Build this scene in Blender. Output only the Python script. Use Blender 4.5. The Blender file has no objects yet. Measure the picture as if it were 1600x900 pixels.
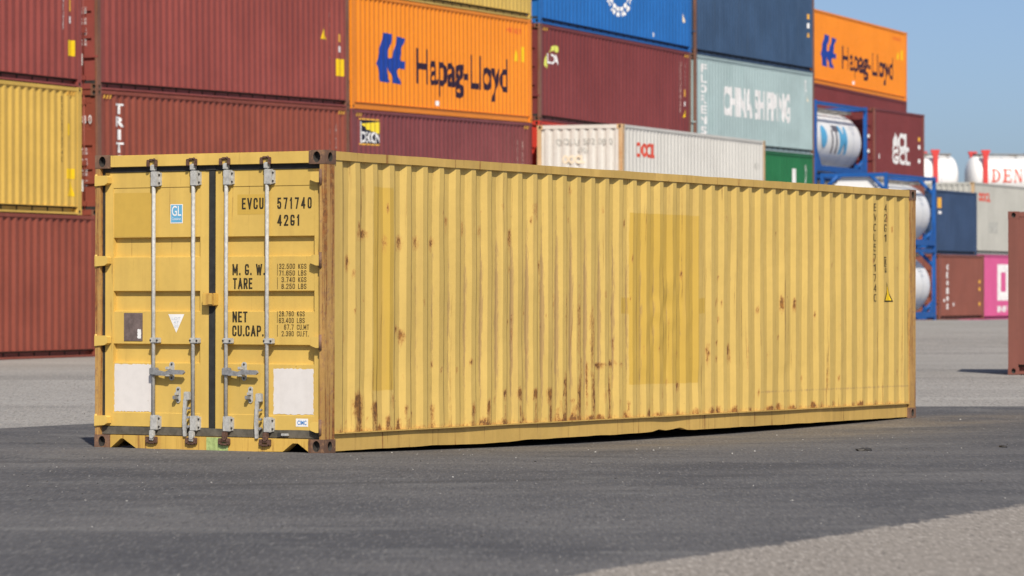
import bpy, bmesh, math, random
from mathutils import Matrix, Vector, noise

R = math.radians
sc = bpy.context.scene
COL = sc.collection
rnd = random.Random(7)

# ------------------------------------------------------------------ camera
cam_d = bpy.data.cameras.new('camera')
cam = bpy.data.objects.new('camera', cam_d)
COL.objects.link(cam)
cam.location = (0, 0, 1.41)
cam.rotation_euler = (R(90), 0, 0)
cam_d.sensor_width = 36
cam_d.lens = 36 * 5750 / 1600
cam_d.clip_start = 0.5
cam_d.clip_end = 6000
cam_d.dof.use_dof = True
cam_d.dof.focus_distance = 33.5
cam_d.dof.aperture_fstop = 3.7
sc.camera = cam

# ------------------------------------------------------------------ sky and sun
SUN_EL, SUN_AZ = R(41.5), math.atan2(0.16, -0.985)      # azimuth measured from +Y towards +X
w = bpy.data.worlds.new('World')
sc.world = w
w.use_nodes = True
wn = w.node_tree.nodes
bg = wn['Background']
sky = wn.new('ShaderNodeTexSky')
sky.sky_type = 'NISHITA'
sky.sun_disc = False
sky.sun_elevation = SUN_EL
sky.sun_rotation = SUN_AZ
sky.altitude = 0
sky.air_density = 0.52
sky.dust_density = 1.45
sky.ozone_density = 2.4
w.node_tree.links.new(sky.outputs[0], bg.inputs[0])
bg.inputs[1].default_value = 0.098

sun_d = bpy.data.lights.new('sun', 'SUN')
sun_d.energy = 3.85
sun_d.angle = R(0.53)
sun_d.color = (1.0, 0.93, 0.82)
sun = bpy.data.objects.new('sun', sun_d)
COL.objects.link(sun)
sdir = Vector((math.sin(SUN_AZ) * math.cos(SUN_EL), math.cos(SUN_AZ) * math.cos(SUN_EL), math.sin(SUN_EL)))
sun.rotation_euler = sdir.to_track_quat('Z', 'Y').to_euler()
sun.location = sdir * 50

sc.view_settings.view_transform = 'Standard'
sc.view_settings.look = 'None'
sc.view_settings.exposure = 0.27
sc.view_settings.gamma = 1.0
sc.view_settings.use_curve_mapping = False


# ------------------------------------------------------------------ materials
def lin(c):
    return c / 12.92 if c <= 0.04045 else ((c + 0.055) / 1.055) ** 2.4


class NT:
    def __init__(s, name):
        s.m = bpy.data.materials.new(name)
        s.m.use_nodes = True
        s.t = s.m.node_tree
        s.n = s.t.nodes
        s.b = s.n['Principled BSDF']

    def link(s, a, b):
        s.t.links.new(a, b)

    def node(s, kind, **kw):
        n = s.n.new(kind)
        for k, v in kw.items():
            setattr(n, k, v)
        return n

    def inp(s, node, i, v):
        if hasattr(v, 'is_output') or isinstance(v, bpy.types.NodeSocket):
            s.link(v, node.inputs[i])
        else:
            node.inputs[i].default_value = v

    def math(s, op, a, b=0.5, c=0.5, clamp=False):
        n = s.node('ShaderNodeMath', operation=op)
        n.use_clamp = clamp
        for i, v in enumerate((a, b, c)):
            s.inp(n, i, v)
        return n.outputs[0]

    def ramp(s, v, a, b, lo=0.0, hi=1.0):
        n = s.node('ShaderNodeMapRange')
        n.interpolation_type = 'SMOOTHSTEP'
        s.inp(n, 0, v)
        for i, x in ((1, a), (2, b), (3, lo), (4, hi)):
            n.inputs[i].default_value = x
        return n.outputs[0]

    def mix(s, f, a, b):
        n = s.node('ShaderNodeMix', data_type='RGBA')
        s.inp(n, 0, f)
        s.inp(n, 6, a if not isinstance(a, tuple) else (*a[:3], 1))
        s.inp(n, 7, b if not isinstance(b, tuple) else (*b[:3], 1))
        return n.outputs[2]

    def coords(s, scale=(1, 1, 1), vary=True):
        tc = s.node('ShaderNodeTexCoord')
        v = tc.outputs['Object']
        if vary:
            oi = s.node('ShaderNodeObjectInfo')
            ad = s.node('ShaderNodeVectorMath', operation='ADD')
            ml = s.math('MULTIPLY', oi.outputs['Random'], 90.0)
            s.link(v, ad.inputs[0])
            s.link(ml, ad.inputs[1])
            v = ad.outputs[0]
        if scale != (1, 1, 1):
            mp = s.node('ShaderNodeVectorMath', operation='MULTIPLY')
            s.link(v, mp.inputs[0])
            mp.inputs[1].default_value = scale
            v = mp.outputs[0]
        return v

    def noise(s, vec, scale, detail=4, rough=0.55, dist=0.0):
        n = s.node('ShaderNodeTexNoise')
        s.link(vec, n.inputs['Vector'])
        n.inputs['Scale'].default_value = scale
        n.inputs['Detail'].default_value = detail
        n.inputs['Roughness'].default_value = rough
        n.inputs['Distortion'].default_value = dist
        return n.outputs[0]

    def bump(s, h, strength=0.2, dist=0.01):
        n = s.node('ShaderNodeBump')
        s.link(h, n.inputs['Height'])
        n.inputs['Strength'].default_value = strength
        n.inputs['Distance'].default_value = dist
        s.link(n.outputs[0], s.b.inputs['Normal'])


def paint(name, col, rust=0.25, fade=0.12, dirt=0.3, rough=0.5, attr=False, streak_rust=0.0,
          rust_col=(0.13, 0.045, 0.02), dirt_col=None, fine=1.0, patches=(), mottle=0.16):
    """weathered sheet-steel paint: fading, run-down dirt, chips and rust"""
    t = NT(name)
    v = t.coords()
    n1 = t.noise(v, 0.7, 3)
    c = t.mix(t.ramp(n1, 0.3, 0.7), tuple(x * (1 - fade) for x in col), tuple(min(0.95, x * (1 + fade)) for x in col))
    n4 = t.noise(v, 11, 5, 0.65)
    c = t.mix(t.ramp(n4, 0.35, 0.72, 0, mottle), c, tuple(x * 0.62 for x in col))
    if mottle > 0.3:
        c = t.mix(t.ramp(t.noise(v, 19, 5, 0.7), 0.5, 0.68, 0, 0.8), c, (0.30, 0.165, 0.085))
    if patches:
        tc = t.node('ShaderNodeTexCoord')
        sp_ = t.node('ShaderNodeSeparateXYZ')
        t.link(tc.outputs['Object'], sp_.inputs[0])
        wz = t.math('MULTIPLY', t.math('SUBTRACT', t.noise(t.coords(), 5, 3), 0.5), 0.03)
        px, pz = t.math('ADD', sp_.outputs[0], wz), t.math('ADD', sp_.outputs[2], wz)
        m = None
        for (xa, xb, za, zb) in patches:
            q = t.math('MULTIPLY', t.math('MULTIPLY', t.ramp(px, xa - .004, xa + .004), t.ramp(px, xb - .004, xb + .004, 1, 0)),
                       t.math('MULTIPLY', t.ramp(pz, za - .004, za + .004), t.ramp(pz, zb - .004, zb + .004, 1, 0)))
            m = q if m is None else t.math('MAXIMUM', m, q)
        c = t.mix(t.math('MULTIPLY', m, 0.82), c, (0.535, 0.345, 0.056))
    vs = t.coords((5.0, 5.0, 0.28))
    n2 = t.noise(vs, 1.6, 5, 0.6)
    dc = dirt_col or tuple(x * 0.55 + 0.012 for x in col)
    c = t.mix(t.ramp(n2, 0.5, 0.8, 0, dirt), c, dc)
    n7 = t.noise(t.coords((3.2, 3.2, 0.16)), 1.3, 4, 0.6)
    c = t.mix(t.ramp(n7, 0.52, 0.74, 0, min(0.5, fade * 3.2)), c, tuple(min(0.9, x * 1.35 + 0.012) for x in col))
    n3 = t.noise(v, 7.0 * fine, 8, 0.72)
    r = t.ramp(n3, 0.66, 0.72, 0, rust)
    r = t.math('MULTIPLY', r, t.ramp(n1, 0.42, 0.62))
    if streak_rust > 0:
        vr = t.coords((14.0, 14.0, 0.55))
        n5 = t.noise(vr, 1.4, 6, 0.65, 0.4)
        lo = 0.62 - 0.25 * streak_rust
        r2 = t.ramp(n5, lo, lo + 0.12, 0, 0.92)
        n6 = t.noise(v, 16, 6, 0.7)
        r2 = t.math('MULTIPLY', r2, t.ramp(n6, 0.3, 0.55, 0.25, 1))
        r = t.math('MAXIMUM', r, r2)
    rcol = t.mix(t.ramp(t.noise(v, 22, 4), 0.35, 0.7), rust_col, (rust_col[0] * 2.1, rust_col[1] * 2.0, rust_col[2] * 1.2))
    if attr:
        a = t.node('ShaderNodeAttribute', attribute_name='rust')
        nn = t.noise(t.coords((1, 1, 0.55)), 34, 8, 0.8)
        s1 = t.math('ADD', a.outputs['Fac'], t.math('MULTIPLY', t.math('SUBTRACT', nn, 0.5), 2.3))
        core = t.ramp(s1, 0.46, 0.70)
        halo = t.ramp(s1, 0.10, 0.55, 0, 0.6)
        gate = t.ramp(a.outputs['Fac'], 0.06, 0.22)
        core, halo = t.math('MULTIPLY', core, gate), t.math('MULTIPLY', halo, gate)
        c = t.mix(halo, c, (0.42, 0.19, 0.055))
        r = t.math('MAXIMUM', r, core)
        b = t.node('ShaderNodeAttribute', attribute_name='scuff')
        nb = t.noise(t.coords((9, 9, 1.2)), 6, 6, 0.7)
        s2 = t.math('ADD', b.outputs['Fac'], t.math('MULTIPLY', t.math('SUBTRACT', nb, 0.5), 1.5))
        c = t.mix(t.ramp(s2, 0.30, 0.68, 0, 0.72), c, (0.33, 0.205, 0.095))
    c = t.mix(r, c, rcol)
    t.link(c, t.b.inputs['Base Color'])
    t.link(t.math('MAXIMUM', t.ramp(n4, 0.3, 0.8, rough - 0.06, rough + 0.14), t.math('MULTIPLY', r, 0.9)), t.b.inputs['Roughness'])
    t.b.inputs['Specular IOR Level'].default_value = 0.3
    t.bump(t.math('ADD', t.noise(v, 2.6, 2), t.math('MULTIPLY', n4, 0.12)), 0.22, 0.02)
    return t.m


def plain(name, col, rough=0.6, metal=0.0, var=0.15, scale=14.0):
    t = NT(name)
    v = t.coords()
    n = t.noise(v, scale, 5, 0.65)
    c = t.mix(t.ramp(n, 0.3, 0.72), tuple(x * (1 - var) for x in col), tuple(min(0.95, x * (1 + var)) for x in col))
    t.link(c, t.b.inputs['Base Color'])
    t.b.inputs['Roughness'].default_value = rough
    t.b.inputs['Metallic'].default_value = metal
    t.b.inputs['Specular IOR Level'].default_value = 0.3
    t.bump(n, 0.1, 0.004)
    return t.m


YEL = (0.645, 0.435, 0.108)
M = {}
M['yellow_side'] = paint('yellow side paint', (0.60, 0.418, 0.120), 0.8, 0.07, 0.45, attr=True, streak_rust=0.06, fine=1.8, rust_col=(0.15, 0.072, 0.028),
                         patches=[(0.790, 1.118, 0.52, 2.297), (5.464, 6.905, 0.49, 2.178), (5.27, 5.464, 1.19, 1.345), (6.905, 7.09, 1.19, 1.345)],
                         dirt_col=(0.40, 0.26, 0.10))
M['yellow_door'] = paint('yellow door paint', YEL, 0.85, 0.07, 0.30, streak_rust=0.02, fine=2.2, rust_col=(0.16, 0.075, 0.03), dirt_col=(0.42, 0.27, 0.08))
M['yellow_rail'] = paint('yellow rail paint', (0.55, 0.36, 0.10), 1.0, 0.12, 0.5, streak_rust=0.16, fine=1.6, dirt_col=(0.34, 0.20, 0.08))
M['yellow_post'] = paint('rusty yellow post', (0.46, 0.27, 0.085), 1.0, 0.18, 0.8, streak_rust=0.60, rust_col=(0.15, 0.060, 0.026), fine=1.8, mottle=0.35,
                         dirt_col=(0.30, 0.12, 0.035))
M['yellow_sill'] = paint('worn yellow sill', (0.60, 0.38, 0.085), 1.0, 0.12, 0.7, streak_rust=0.30, fine=1.8, dirt_col=(0.36, 0.17, 0.05))
M['yellow_fresh'] = paint('overpainted yellow', (0.58, 0.375, 0.072), 0.1, 0.05, 0.15)
M['casting_rust'] = paint('rusty casting steel', (0.17, 0.098, 0.066), 1.0, 0.4, 0.8, rough=0.8, streak_rust=0.25, rust_col=(0.085, 0.035, 0.02),
                          dirt_col=(0.09, 0.055, 0.04), fine=2.0, mottle=0.7)
M['zinc'] = plain('galvanised steel', (0.42, 0.415, 0.39), 0.5, 0.0, 0.2, 30)
M['zinc_dark'] = plain('worn galvanised steel', (0.27, 0.27, 0.27), 0.45, 0.2, 0.25, 30)
M['bolt'] = plain('dark bolt steel', (0.06, 0.055, 0.05), 0.6, 0.3)
M['rust_cam'] = plain('rusted cam steel', (0.11, 0.06, 0.042), 0.8, 0, 0.45, 50)
M['gasket'] = plain('black door gasket', (0.030, 0.030, 0.028), 0.75, 0, 0.25)
M['gasket_dusty'] = plain('dusty door gasket', (0.105, 0.095, 0.075), 0.85, 0, 0.35, 9)
M['white_patch'] = paint('white overpaint', (0.69, 0.655, 0.625), 0.35, 0.03, 0.22, dirt_col=(0.52, 0.47, 0.41), rust_col=(0.2, 0.13, 0.07), fine=2.0)
M['black_ink'] = plain('black lettering', (0.035, 0.028, 0.015), 0.6, 0, 0.3, 60)
M['faded_ink'] = plain('faded black lettering', (0.075, 0.052, 0.022), 0.6, 0, 0.35, 70)
M['plate_grey'] = plain('weathered data plate', (0.165, 0.125, 0.115), 0.55, 0.1, 0.25, 20)
M['white_decal'] = plain('white decal', (0.80, 0.79, 0.77), 0.5, 0, 0.06)
M['pale_ink'] = plain('pale faded print', (0.50, 0.55, 0.62), 0.5, 0, 0.1)
M['blue_sticker'] = plain('light blue sticker', (0.13, 0.38, 0.58), 0.5, 0, 0.08)
M['blue_ink'] = plain('blue print', (0.05, 0.22, 0.55), 0.5, 0, 0.08)
M['green_tint'] = plain('pale green paint smear', (0.36, 0.45, 0.17), 0.6, 0, 0.25, 25)
M['warn_yellow'] = plain('warning yellow', (0.80, 0.52, 0.01), 0.5, 0, 0.08)
M['warn_orange'] = plain('hazard stripe yellow', (0.75, 0.40, 0.06), 0.55, 0, 0.1)
M['white_mark'] = plain('white marking paint', (0.78, 0.77, 0.76), 0.6, 0, 0.12, 5)
M['dim_mark'] = plain('dim marking paint', (0.42, 0.27, 0.24), 0.6, 0, 0.2, 20)
M['red_mark'] = plain('red marking paint', (0.66, 0.075, 0.04), 0.6, 0, 0.2, 5)
M['grey_mark'] = plain('faded grey marking', (0.40, 0.40, 0.37), 0.7, 0, 0.25, 9)
M['cream_mark'] = plain('cream repaint', (0.80, 0.69, 0.52), 0.6, 0, 0.12, 6)
M['blue_mark'] = plain('blue emblem paint', (0.012, 0.05, 0.30), 0.5, 0, 0.1, 4)
M['dark_mark'] = plain('dark lettering paint', (0.028, 0.012, 0.03), 0.55, 0, 0.2, 6)
M['green_mark'] = plain('lime crescent paint', (0.60, 0.62, 0.12), 0.55, 0, 0.1)
M['yellow_mark'] = plain('lamp beam yellow', (0.83, 0.63, 0.04), 0.5, 0, 0.05)
M['navy_mark'] = plain('black emblem paint', (0.012, 0.012, 0.03), 0.5, 0, 0.1)
M['cyan_mark'] = plain('cyan emblem paint', (0.10, 0.40, 0.66), 0.5, 0, 0.1)
M['grey_ink'] = plain('dark grey lettering', (0.13, 0.12, 0.14), 0.5, 0, 0.1)
# stack colours
STK = dict(
    maroon=paint('maroon paint', (0.262, 0.062, 0.050), 0.5, 0.1, 0.25),
    maroon2=paint('plum maroon paint', (0.205, 0.054, 0.056), 0.35, 0.1, 0.22),
    redbrown=paint('red brown paint', (0.250, 0.064, 0.040), 0.45, 0.1, 0.25),
    winered=paint('wine red paint', (0.178, 0.038, 0.038), 0.3, 0.08, 0.2),
    brown=paint('brown paint', (0.24, 0.082, 0.058), 0.35, 0.1, 0.25),
    nearbrown=paint('dark brown paint', (0.17, 0.058, 0.042), 0.3, 0.08, 0.25),  # even base colour, a darker brown for the box at the right edge
    yellow=paint('stack yellow paint', (0.62, 0.40, 0.085), 0.4, 0.07, 0.3, dirt_col=(0.42, 0.27, 0.08)),
    dulyellow=paint('dull yellow paint', (0.58, 0.40, 0.10), 0.5, 0.07, 0.4, dirt_col=(0.36, 0.26, 0.08)),
    orange=paint('orange paint', (0.83, 0.255, 0.018), 0.15, 0.04, 0.1, dirt_col=(0.6, 0.2, 0.03)),
    blue=paint('bright blue paint', (0.018, 0.135, 0.42), 0.25, 0.08, 0.15),
    slate=paint('slate blue paint', (0.040, 0.080, 0.155), 0.4, 0.14, 0.3, dirt_col=(0.06, 0.075, 0.09)),
    navy=paint('navy paint', (0.036, 0.066, 0.135), 0.3, 0.12, 0.3),
    teal=paint('pale teal paint', (0.36, 0.465, 0.47), 0.5, 0.08, 0.4, dirt_col=(0.26, 0.38, 0.37)),
    green=paint('green paint', (0.017, 0.145, 0.052), 0.3, 0.12, 0.3),
    white=paint('off white paint', (0.62, 0.605, 0.56), 0.6, 0.05, 0.28, dirt_col=(0.46, 0.44, 0.38)),
    greywhite=paint('greyish white paint', (0.47, 0.465, 0.42), 0.3, 0.06, 0.3),
    pink=paint('magenta pink paint', (0.62, 0.105, 0.27), 0.1, 0.05, 0.12),
    red=paint('red paint', (0.56, 0.045, 0.028), 0.2, 0.08, 0.15),
    tankblue=paint('tank frame blue', (0.012, 0.095, 0.34), 0.25, 0.08, 0.15),
    tankred=paint('tank frame red', (0.58, 0.055, 0.05), 0.15, 0.06, 0.15),
    tankwhite=paint('tank white paint', (0.82, 0.815, 0.80), 0.05, 0.03, 0.10, rough=0.35),
    rustpost=paint('rusty brown post paint', (0.20, 0.095, 0.062), 0.9, 0.2, 0.6, streak_rust=0.3),
    tanpost=paint('tan rusty post', (0.58, 0.40, 0.22), 0.9, 0.15, 0.5, streak_rust=0.35, rust_col=(0.30, 0.12, 0.04)),
    grating=plain('grey walkway grating', (0.22, 0.21, 0.20), 0.6, 0.2, 0.4, 9),
    underside=plain('dark underside', (0.045, 0.04, 0.035), 0.8, 0, 0.3),
)


# ------------------------------------------------------------------ mesh helpers
class MB:
    def __init__(s):
        s.v, s.f, s.mi = [], [], []
        s.sm = set()

    def face(s, pts, mi=0, smooth=False):
        i = len(s.v)
        s.v += [tuple(p) for p in pts]
        if smooth:
            s.sm.add(len(s.f))
        s.f.append(list(range(i, i + len(pts))))
        s.mi.append(mi)

    def box(s, x0, x1, y0, y1, z0, z1, mi=0, bev=0.0):
        i = len(s.v)
        if bev <= 0:
            s.v += [(x, y, z) for x in (x0, x1) for y in (y0, y1) for z in (z0, z1)]
            for q in ((0, 1, 3, 2), (4, 6, 7, 5), (0, 4, 5, 1), (2, 3, 7, 6), (0, 2, 6, 4), (1, 5, 7, 3)):
                s.f.append([i + k for k in q])
                s.mi.append(mi)
            return
        bm = bmesh.new()
        bmesh.ops.create_cube(bm, size=1)
        for vv in bm.verts:
            vv.co = Vector(((x0 + x1) / 2 + vv.co.x * (x1 - x0), (y0 + y1) / 2 + vv.co.y * (y1 - y0), (z0 + z1) / 2 + vv.co.z * (z1 - z0)))
        bmesh.ops.bevel(bm, geom=list(bm.edges), offset=bev, segments=2, affect='EDGES')
        s.add_bm(bm, mi)
        bm.free()

    def add_bm(s, bm, mi=0):
        i = len(s.v)
        bm.verts.index_update()
        s.v += [tuple(vv.co) for vv in bm.verts]
        for fc in bm.faces:
            s.f.append([i + vv.index for vv in fc.verts])
            s.mi.append(mi)

    def cyl(s, p0, p1, r0, r1=None, n=12, mi=0, caps=True):
        r1 = r0 if r1 is None else r1
        p0, p1 = Vector(p0), Vector(p1)
        d = (p1 - p0).normalized()
        a = d.orthogonal().normalized()
        b = d.cross(a)
        i = len(s.v)
        for k in range(n):
            t = 2 * math.pi * k / n
            o = a * math.cos(t) + b * math.sin(t)
            s.v += [tuple(p0 + o * r0), tuple(p1 + o * r1)]
        for k in range(n):
            k2 = (k + 1) % n
            s.sm.add(len(s.f))
            s.f.append([i + 2 * k, i + 2 * k2, i + 2 * k2 + 1, i + 2 * k + 1])
            s.mi.append(mi)
        if caps:
            s.f.append([i + 2 * k for k in range(n)][::-1])
            s.f.append([i + 2 * k + 1 for k in range(n)])
            s.mi += [mi, mi]

    def prism(s, poly, axis, a, b, mi=0):
        """extrude a 2-D polygon along an axis from a to b"""
        def P(p, t):
            return {'x': (t, p[0], p[1]), 'y': (p[0], t, p[1]), 'z': (p[0], p[1], t)}[axis]
        n = len(poly)
        s.face([P(p, a) for p in poly], mi)
        s.face([P(p, b) for p in poly][::-1], mi)
        for k in range(n):
            k2 = (k + 1) % n
            s.face([P(poly[k], a), P(poly[k], b), P(poly[k2], b), P(poly[k2], a)], mi)

    def beam(s, p0, p1, wd, mi=0):
        s.cyl(p0, p1, wd * 0.7071, n=4, mi=mi)

    def mesh(s, name, fix=True):
        me = bpy.data.meshes.new(name)
        me.from_pydata(s.v, [], s.f)
        for k, p in enumerate(me.polygons):
            p.material_index = s.mi[k]
            if k in s.sm:
                p.use_smooth = True
        if fix:
            bm = bmesh.new()
            bm.from_mesh(me)
            bmesh.ops.recalc_face_normals(bm, faces=bm.faces)
            bm.to_mesh(me)
            bm.free()
        me.update()
        return me


def link(name, me, mats, parent=None, loc=(0, 0, 0)):
    o = bpy.data.objects.new(name, me)
    COL.objects.link(o)
    if not isinstance(mats, (list, tuple)):
        mats = [mats]
    while len(me.materials) < len(mats):
        me.materials.append(None)
    for i, m in enumerate(mats):
        o.material_slots[i].link = 'OBJECT'
        o.material_slots[i].material = m
    o.location = loc
    if parent:
        o.parent = parent
    return o


def thing(name, label, cat, mtx, group=None):
    o = bpy.data.objects.new(name, None)
    o.empty_display_size = 0.3
    COL.objects.link(o)
    o.matrix_world = mtx
    o['label'] = label
    o['category'] = cat
    if group:
        o['group'] = group
    return o


def frame(origin, theta, rise=0.0, roll=0.0):
    """local x runs along the long side (theta from +Y towards +X), y runs away behind it, z up"""
    u = Vector((math.sin(theta), math.cos(theta), rise)).normalized()
    v = Vector((-math.cos(theta), math.sin(theta), roll))
    v = (v - u * v.dot(u)).normalized()
    ww = u.cross(v)
    return Matrix(((u.x, v.x, ww.x, origin[0]), (u.y, v.y, ww.y, origin[1]), (u.z, v.z, ww.z, origin[2]), (0, 0, 0, 1)))


# ------------------------------------------------------------------ ground
GP = [(-200, 0), (31, 0), (42, -0.062), (50, -0.03), (58, 0.03), (66, 0.0), (76, 0.0), (98, 0.28), (125, 0.28), (133, 0.25), (144, 0.15), (160, 0), (9000, 0)]
O_YC = Vector((-1.6017, 31.3729, -0.0016))
TH_YC = math.pi / 2 - 1.0375


def gz(x, y):
    for (a, za), (b, zb) in zip(GP, GP[1:]):
        if a <= y <= b:
            t = (y - a) / (b - a)
            t = t * t * (3 - 2 * t)
            z = za + (zb - za) * t
            break
    dx, dy = x - O_YC.x, y - O_YC.y
    s = dx * math.sin(TH_YC) + dy * math.cos(TH_YC)
    t = dx * math.cos(TH_YC) - dy * math.sin(TH_YC)
    if -6 < s < 18:
        k = math.exp(-((max(0, abs(t + 1.2) - 1.4)) / 2.2) ** 2)
        if s < 0 or s > 12.19:
            k *= math.exp(-((min(abs(s), abs(s - 12.19))) / 2.0) ** 2)
        base = -0.00526 * min(max(s, 0), 12.19) - 0.002
        z = z * (1 - k) + base * k
        if 0 < s < 12.19:
            z -= 0.062 * math.sin(math.pi * s / 12.19) ** 0.8 * k
    return z


def grid_mesh(name, xs_of_row, ys, lift=0.0):
    vs, fs = [], []
    n = None
    for y in ys:
        xs = xs_of_row(y)
        n = len(xs)
        vs += [(x, y, gz(x, y) + (lift if 0 < i < len(xs) - 1 and y not in (ys[0], ys[-1]) else (-0.02 if lift else 0.0))) for i, x in enumerate(xs)]
    for j in range(len(ys) - 1):
        for i in range(n - 1):
            a = j * n + i
            fs.append((a, a + 1, a + n + 1, a + n))
    me = bpy.data.meshes.new(name)
    me.from_pydata(vs, [], fs)
    for p in me.polygons:
        p.use_smooth = True
    me.update()
    return me


def spread(segs):
    out = []
    for a, b, st in segs:
        n = max(1, int(round((b - a) / st)))
        out += [a + (b - a) * i / n for i in range(n)]
    out.append(segs[-1][1])
    return out


YS = spread([(-60, 0, 20), (0, 26, 2), (26, 46, 0.4), (46, 80, 2), (80, 170, 6), (170, 400, 30), (400, 3000, 400)])
XS = spread([(-1500, -100, 200), (-100, -14, 10), (-14, 14, 0.5), (14, 100, 10), (100, 1500, 200)])

def concrete(t):
    v = t.coords(vary=False)
    c = t.mix(t.ramp(t.noise(v, 0.25, 4), 0.3, 0.7), (0.275, 0.264, 0.246), (0.335, 0.322, 0.302))
    vb = t.coords((0.06, 0.5, 1), vary=False)
    c = t.mix(t.ramp(t.noise(vb, 0.55, 4, 0.6), 0.52, 0.66, 0, 0.6), c, (0.20, 0.193, 0.183))
    c = t.mix(t.ramp(t.noise(vb, 0.9, 3, 0.6), 0.60, 0.68, 0, 0.4), c, (0.42, 0.405, 0.38))
    # brown dust has settled on the near apron
    sy = t.node('ShaderNodeSeparateXYZ')
    t.link(v, sy.inputs[0])
    c = t.mix(t.ramp(sy.outputs[1], 25.0, 34.0, 0.75, 0.0), c, (0.27, 0.236, 0.20))
    vg = t.coords((1, 0.11, 1), vary=False)
    c = t.mix(t.ramp(t.noise(vg, 46, 3, 0.6), 0.48, 0.70, 0, 0.7), c, (0.50, 0.455, 0.405))
    c = t.mix(t.ramp(t.noise(vg, 37, 4, 0.65), 0.50, 0.70, 0, 0.75), c, (0.12, 0.106, 0.094))
    c = t.mix(t.ramp(t.noise(t.coords((1, 0.3, 1), vary=False), 5.1, 6, 0.6), 0.69, 0.72, 0, 0.8), c, (0.055, 0.05, 0.047))
    return c


tg = NT('pale worn concrete')
tg.link(concrete(tg), tg.b.inputs['Base Color'])
tg.b.inputs['Roughness'].default_value = 0.9
tg.b.inputs['Specular IOR Level'].default_value = 0.2
tg.bump(tg.noise(tg.coords(vary=False), 30, 4, 0.7), 0.5, 0.01)

ta = NT('dark smooth asphalt')
v = ta.coords(vary=False)
vb = ta.coords((0.45, 0.7, 1), vary=False)
c = ta.mix(ta.ramp(ta.noise(vb, 0.6, 5, 0.6), 0.3, 0.7), (0.080, 0.079, 0.083), (0.137, 0.132, 0.130))
c = ta.mix(ta.ramp(ta.noise(ta.coords((0.6, 0.8, 1), vary=False), 1.0, 6, 0.7), 0.52, 0.72, 0, 0.55), c, (0.20, 0.195, 0.187))
c = ta.mix(ta.ramp(ta.noise(ta.coords((0.45, 0.6, 1), vary=False), 0.8, 5, 0.65), 0.52, 0.72, 0, 0.6), c, (0.062, 0.062, 0.068))
# thin skid and drag marks in several directions
for (ax, ay, sc_, lo, st_) in ((0.14, 0.9, 0.8, 0.64, 0.28),):
    c = ta.mix(ta.ramp(ta.noise(ta.coords((ax, ay, 1), vary=False), sc_, 3, 0.5, 0.6), lo, lo + 0.05, 0, st_), c, (0.215, 0.208, 0.198))
# tan dust blown along the foot of the container
sp = ta.node('ShaderNodeSeparateXYZ')
ta.link(v, sp.inputs[0])
dx_ = ta.math('SUBTRACT', sp.outputs[0], O_YC.x)
dy_ = ta.math('SUBTRACT', sp.outputs[1], O_YC.y)
tt = ta.math('SUBTRACT', ta.math('MULTIPLY', dx_, math.cos(TH_YC)), ta.math('MULTIPLY', dy_, math.sin(TH_YC)))
ss = ta.math('ADD', ta.math('MULTIPLY', dx_, math.sin(TH_YC)), ta.math('MULTIPLY', dy_, math.cos(TH_YC)))
dm = ta.math('MULTIPLY', ta.ramp(tt, -0.5, 0.3), ta.ramp(tt, 0.5, 2.6, 1, 0))
dm = ta.math('MULTIPLY', dm, ta.math('MULTIPLY', ta.ramp(ss, 0.5, 6.0), ta.ramp(ss, 12.0, 16.0, 1, 0)))
dm = ta.math('MULTIPLY', dm, ta.ramp(ta.noise(vb, 1.2, 5, 0.65), 0.3, 0.68, 0, 0.55))
c = ta.mix(dm, c, (0.225, 0.180, 0.122))
vg = ta.coords((1, 0.085, 1), vary=False)
c = ta.mix(ta.ramp(ta.noise(vg, 52, 3, 0.65), 0.50, 0.70, 0, 0.42), c, (0.27, 0.26, 0.245))
c = ta.mix(ta.ramp(ta.noise(vg, 44, 3, 0.65), 0.50, 0.70, 0, 0.5), c, (0.045, 0.044, 0.044))
c = ta.mix(ta.ramp(ta.noise(ta.coords((1, 0.2, 1), vary=False), 2.9, 6, 0.62), 0.70, 0.73, 0, 0.8), c, (0.024, 0.023, 0.022))
# a few faint tyre tracks bending across the patch
for (k0, k1, k2, off_) in ((0.02, 0.35, 25.2, 0.0), (0.02, 0.35, 26.9, 0.0), (-0.012, -0.18, 29.2, 1.0), (-0.012, -0.18, 31.0, 1.0)):
    yy = ta.math('ADD', ta.math('MULTIPLY', ta.math('MULTIPLY', sp.outputs[0], sp.outputs[0]), k0), ta.math('ADD', ta.math('MULTIPLY', sp.outputs[0], k1), k2))
    dd = ta.math('ABSOLUTE', ta.math('SUBTRACT', sp.outputs[1], yy))
    tr = ta.math('MULTIPLY', ta.ramp(dd, 0.10, 0.20, 1, 0), ta.ramp(ta.noise(ta.coords((0.5, 0.5, 1), vary=False), 0.7, 4, 0.6), 0.42, 0.66, 0, 0.42))
    c = ta.mix(tr, c, (0.048, 0.047, 0.049))
# crumbling front edge: the pale ground shows through
ee = ta.math('SUBTRACT', sp.outputs[0], ta.math('ADD', ta.math('MULTIPLY', sp.outputs[1], 0.518), 0.30 - 18 * 0.518))
ee = ta.math('ADD', ee, ta.math('MULTIPLY', ta.math('SUBTRACT', ta.noise(v, 0.8, 3, 0.5), 0.5), 0.35))
ee = ta.math('ADD', ee, ta.math('MULTIPLY', ta.math('SUBTRACT', ta.noise(ta.coords((1, 0.25, 1), vary=False), 9, 5, 0.75), 0.5), 0.55))
c = ta.mix(ta.ramp(ee, -0.05, 0.05), c, concrete(ta))
ta.link(c, ta.b.inputs['Base Color'])
ta.b.inputs['Roughness'].default_value = 0.85
ta.b.inputs['Specular IOR Level'].default_value = 0.25
ta.bump(ta.noise(v, 40, 4, 0.7), 0.35, 0.006)

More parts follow.
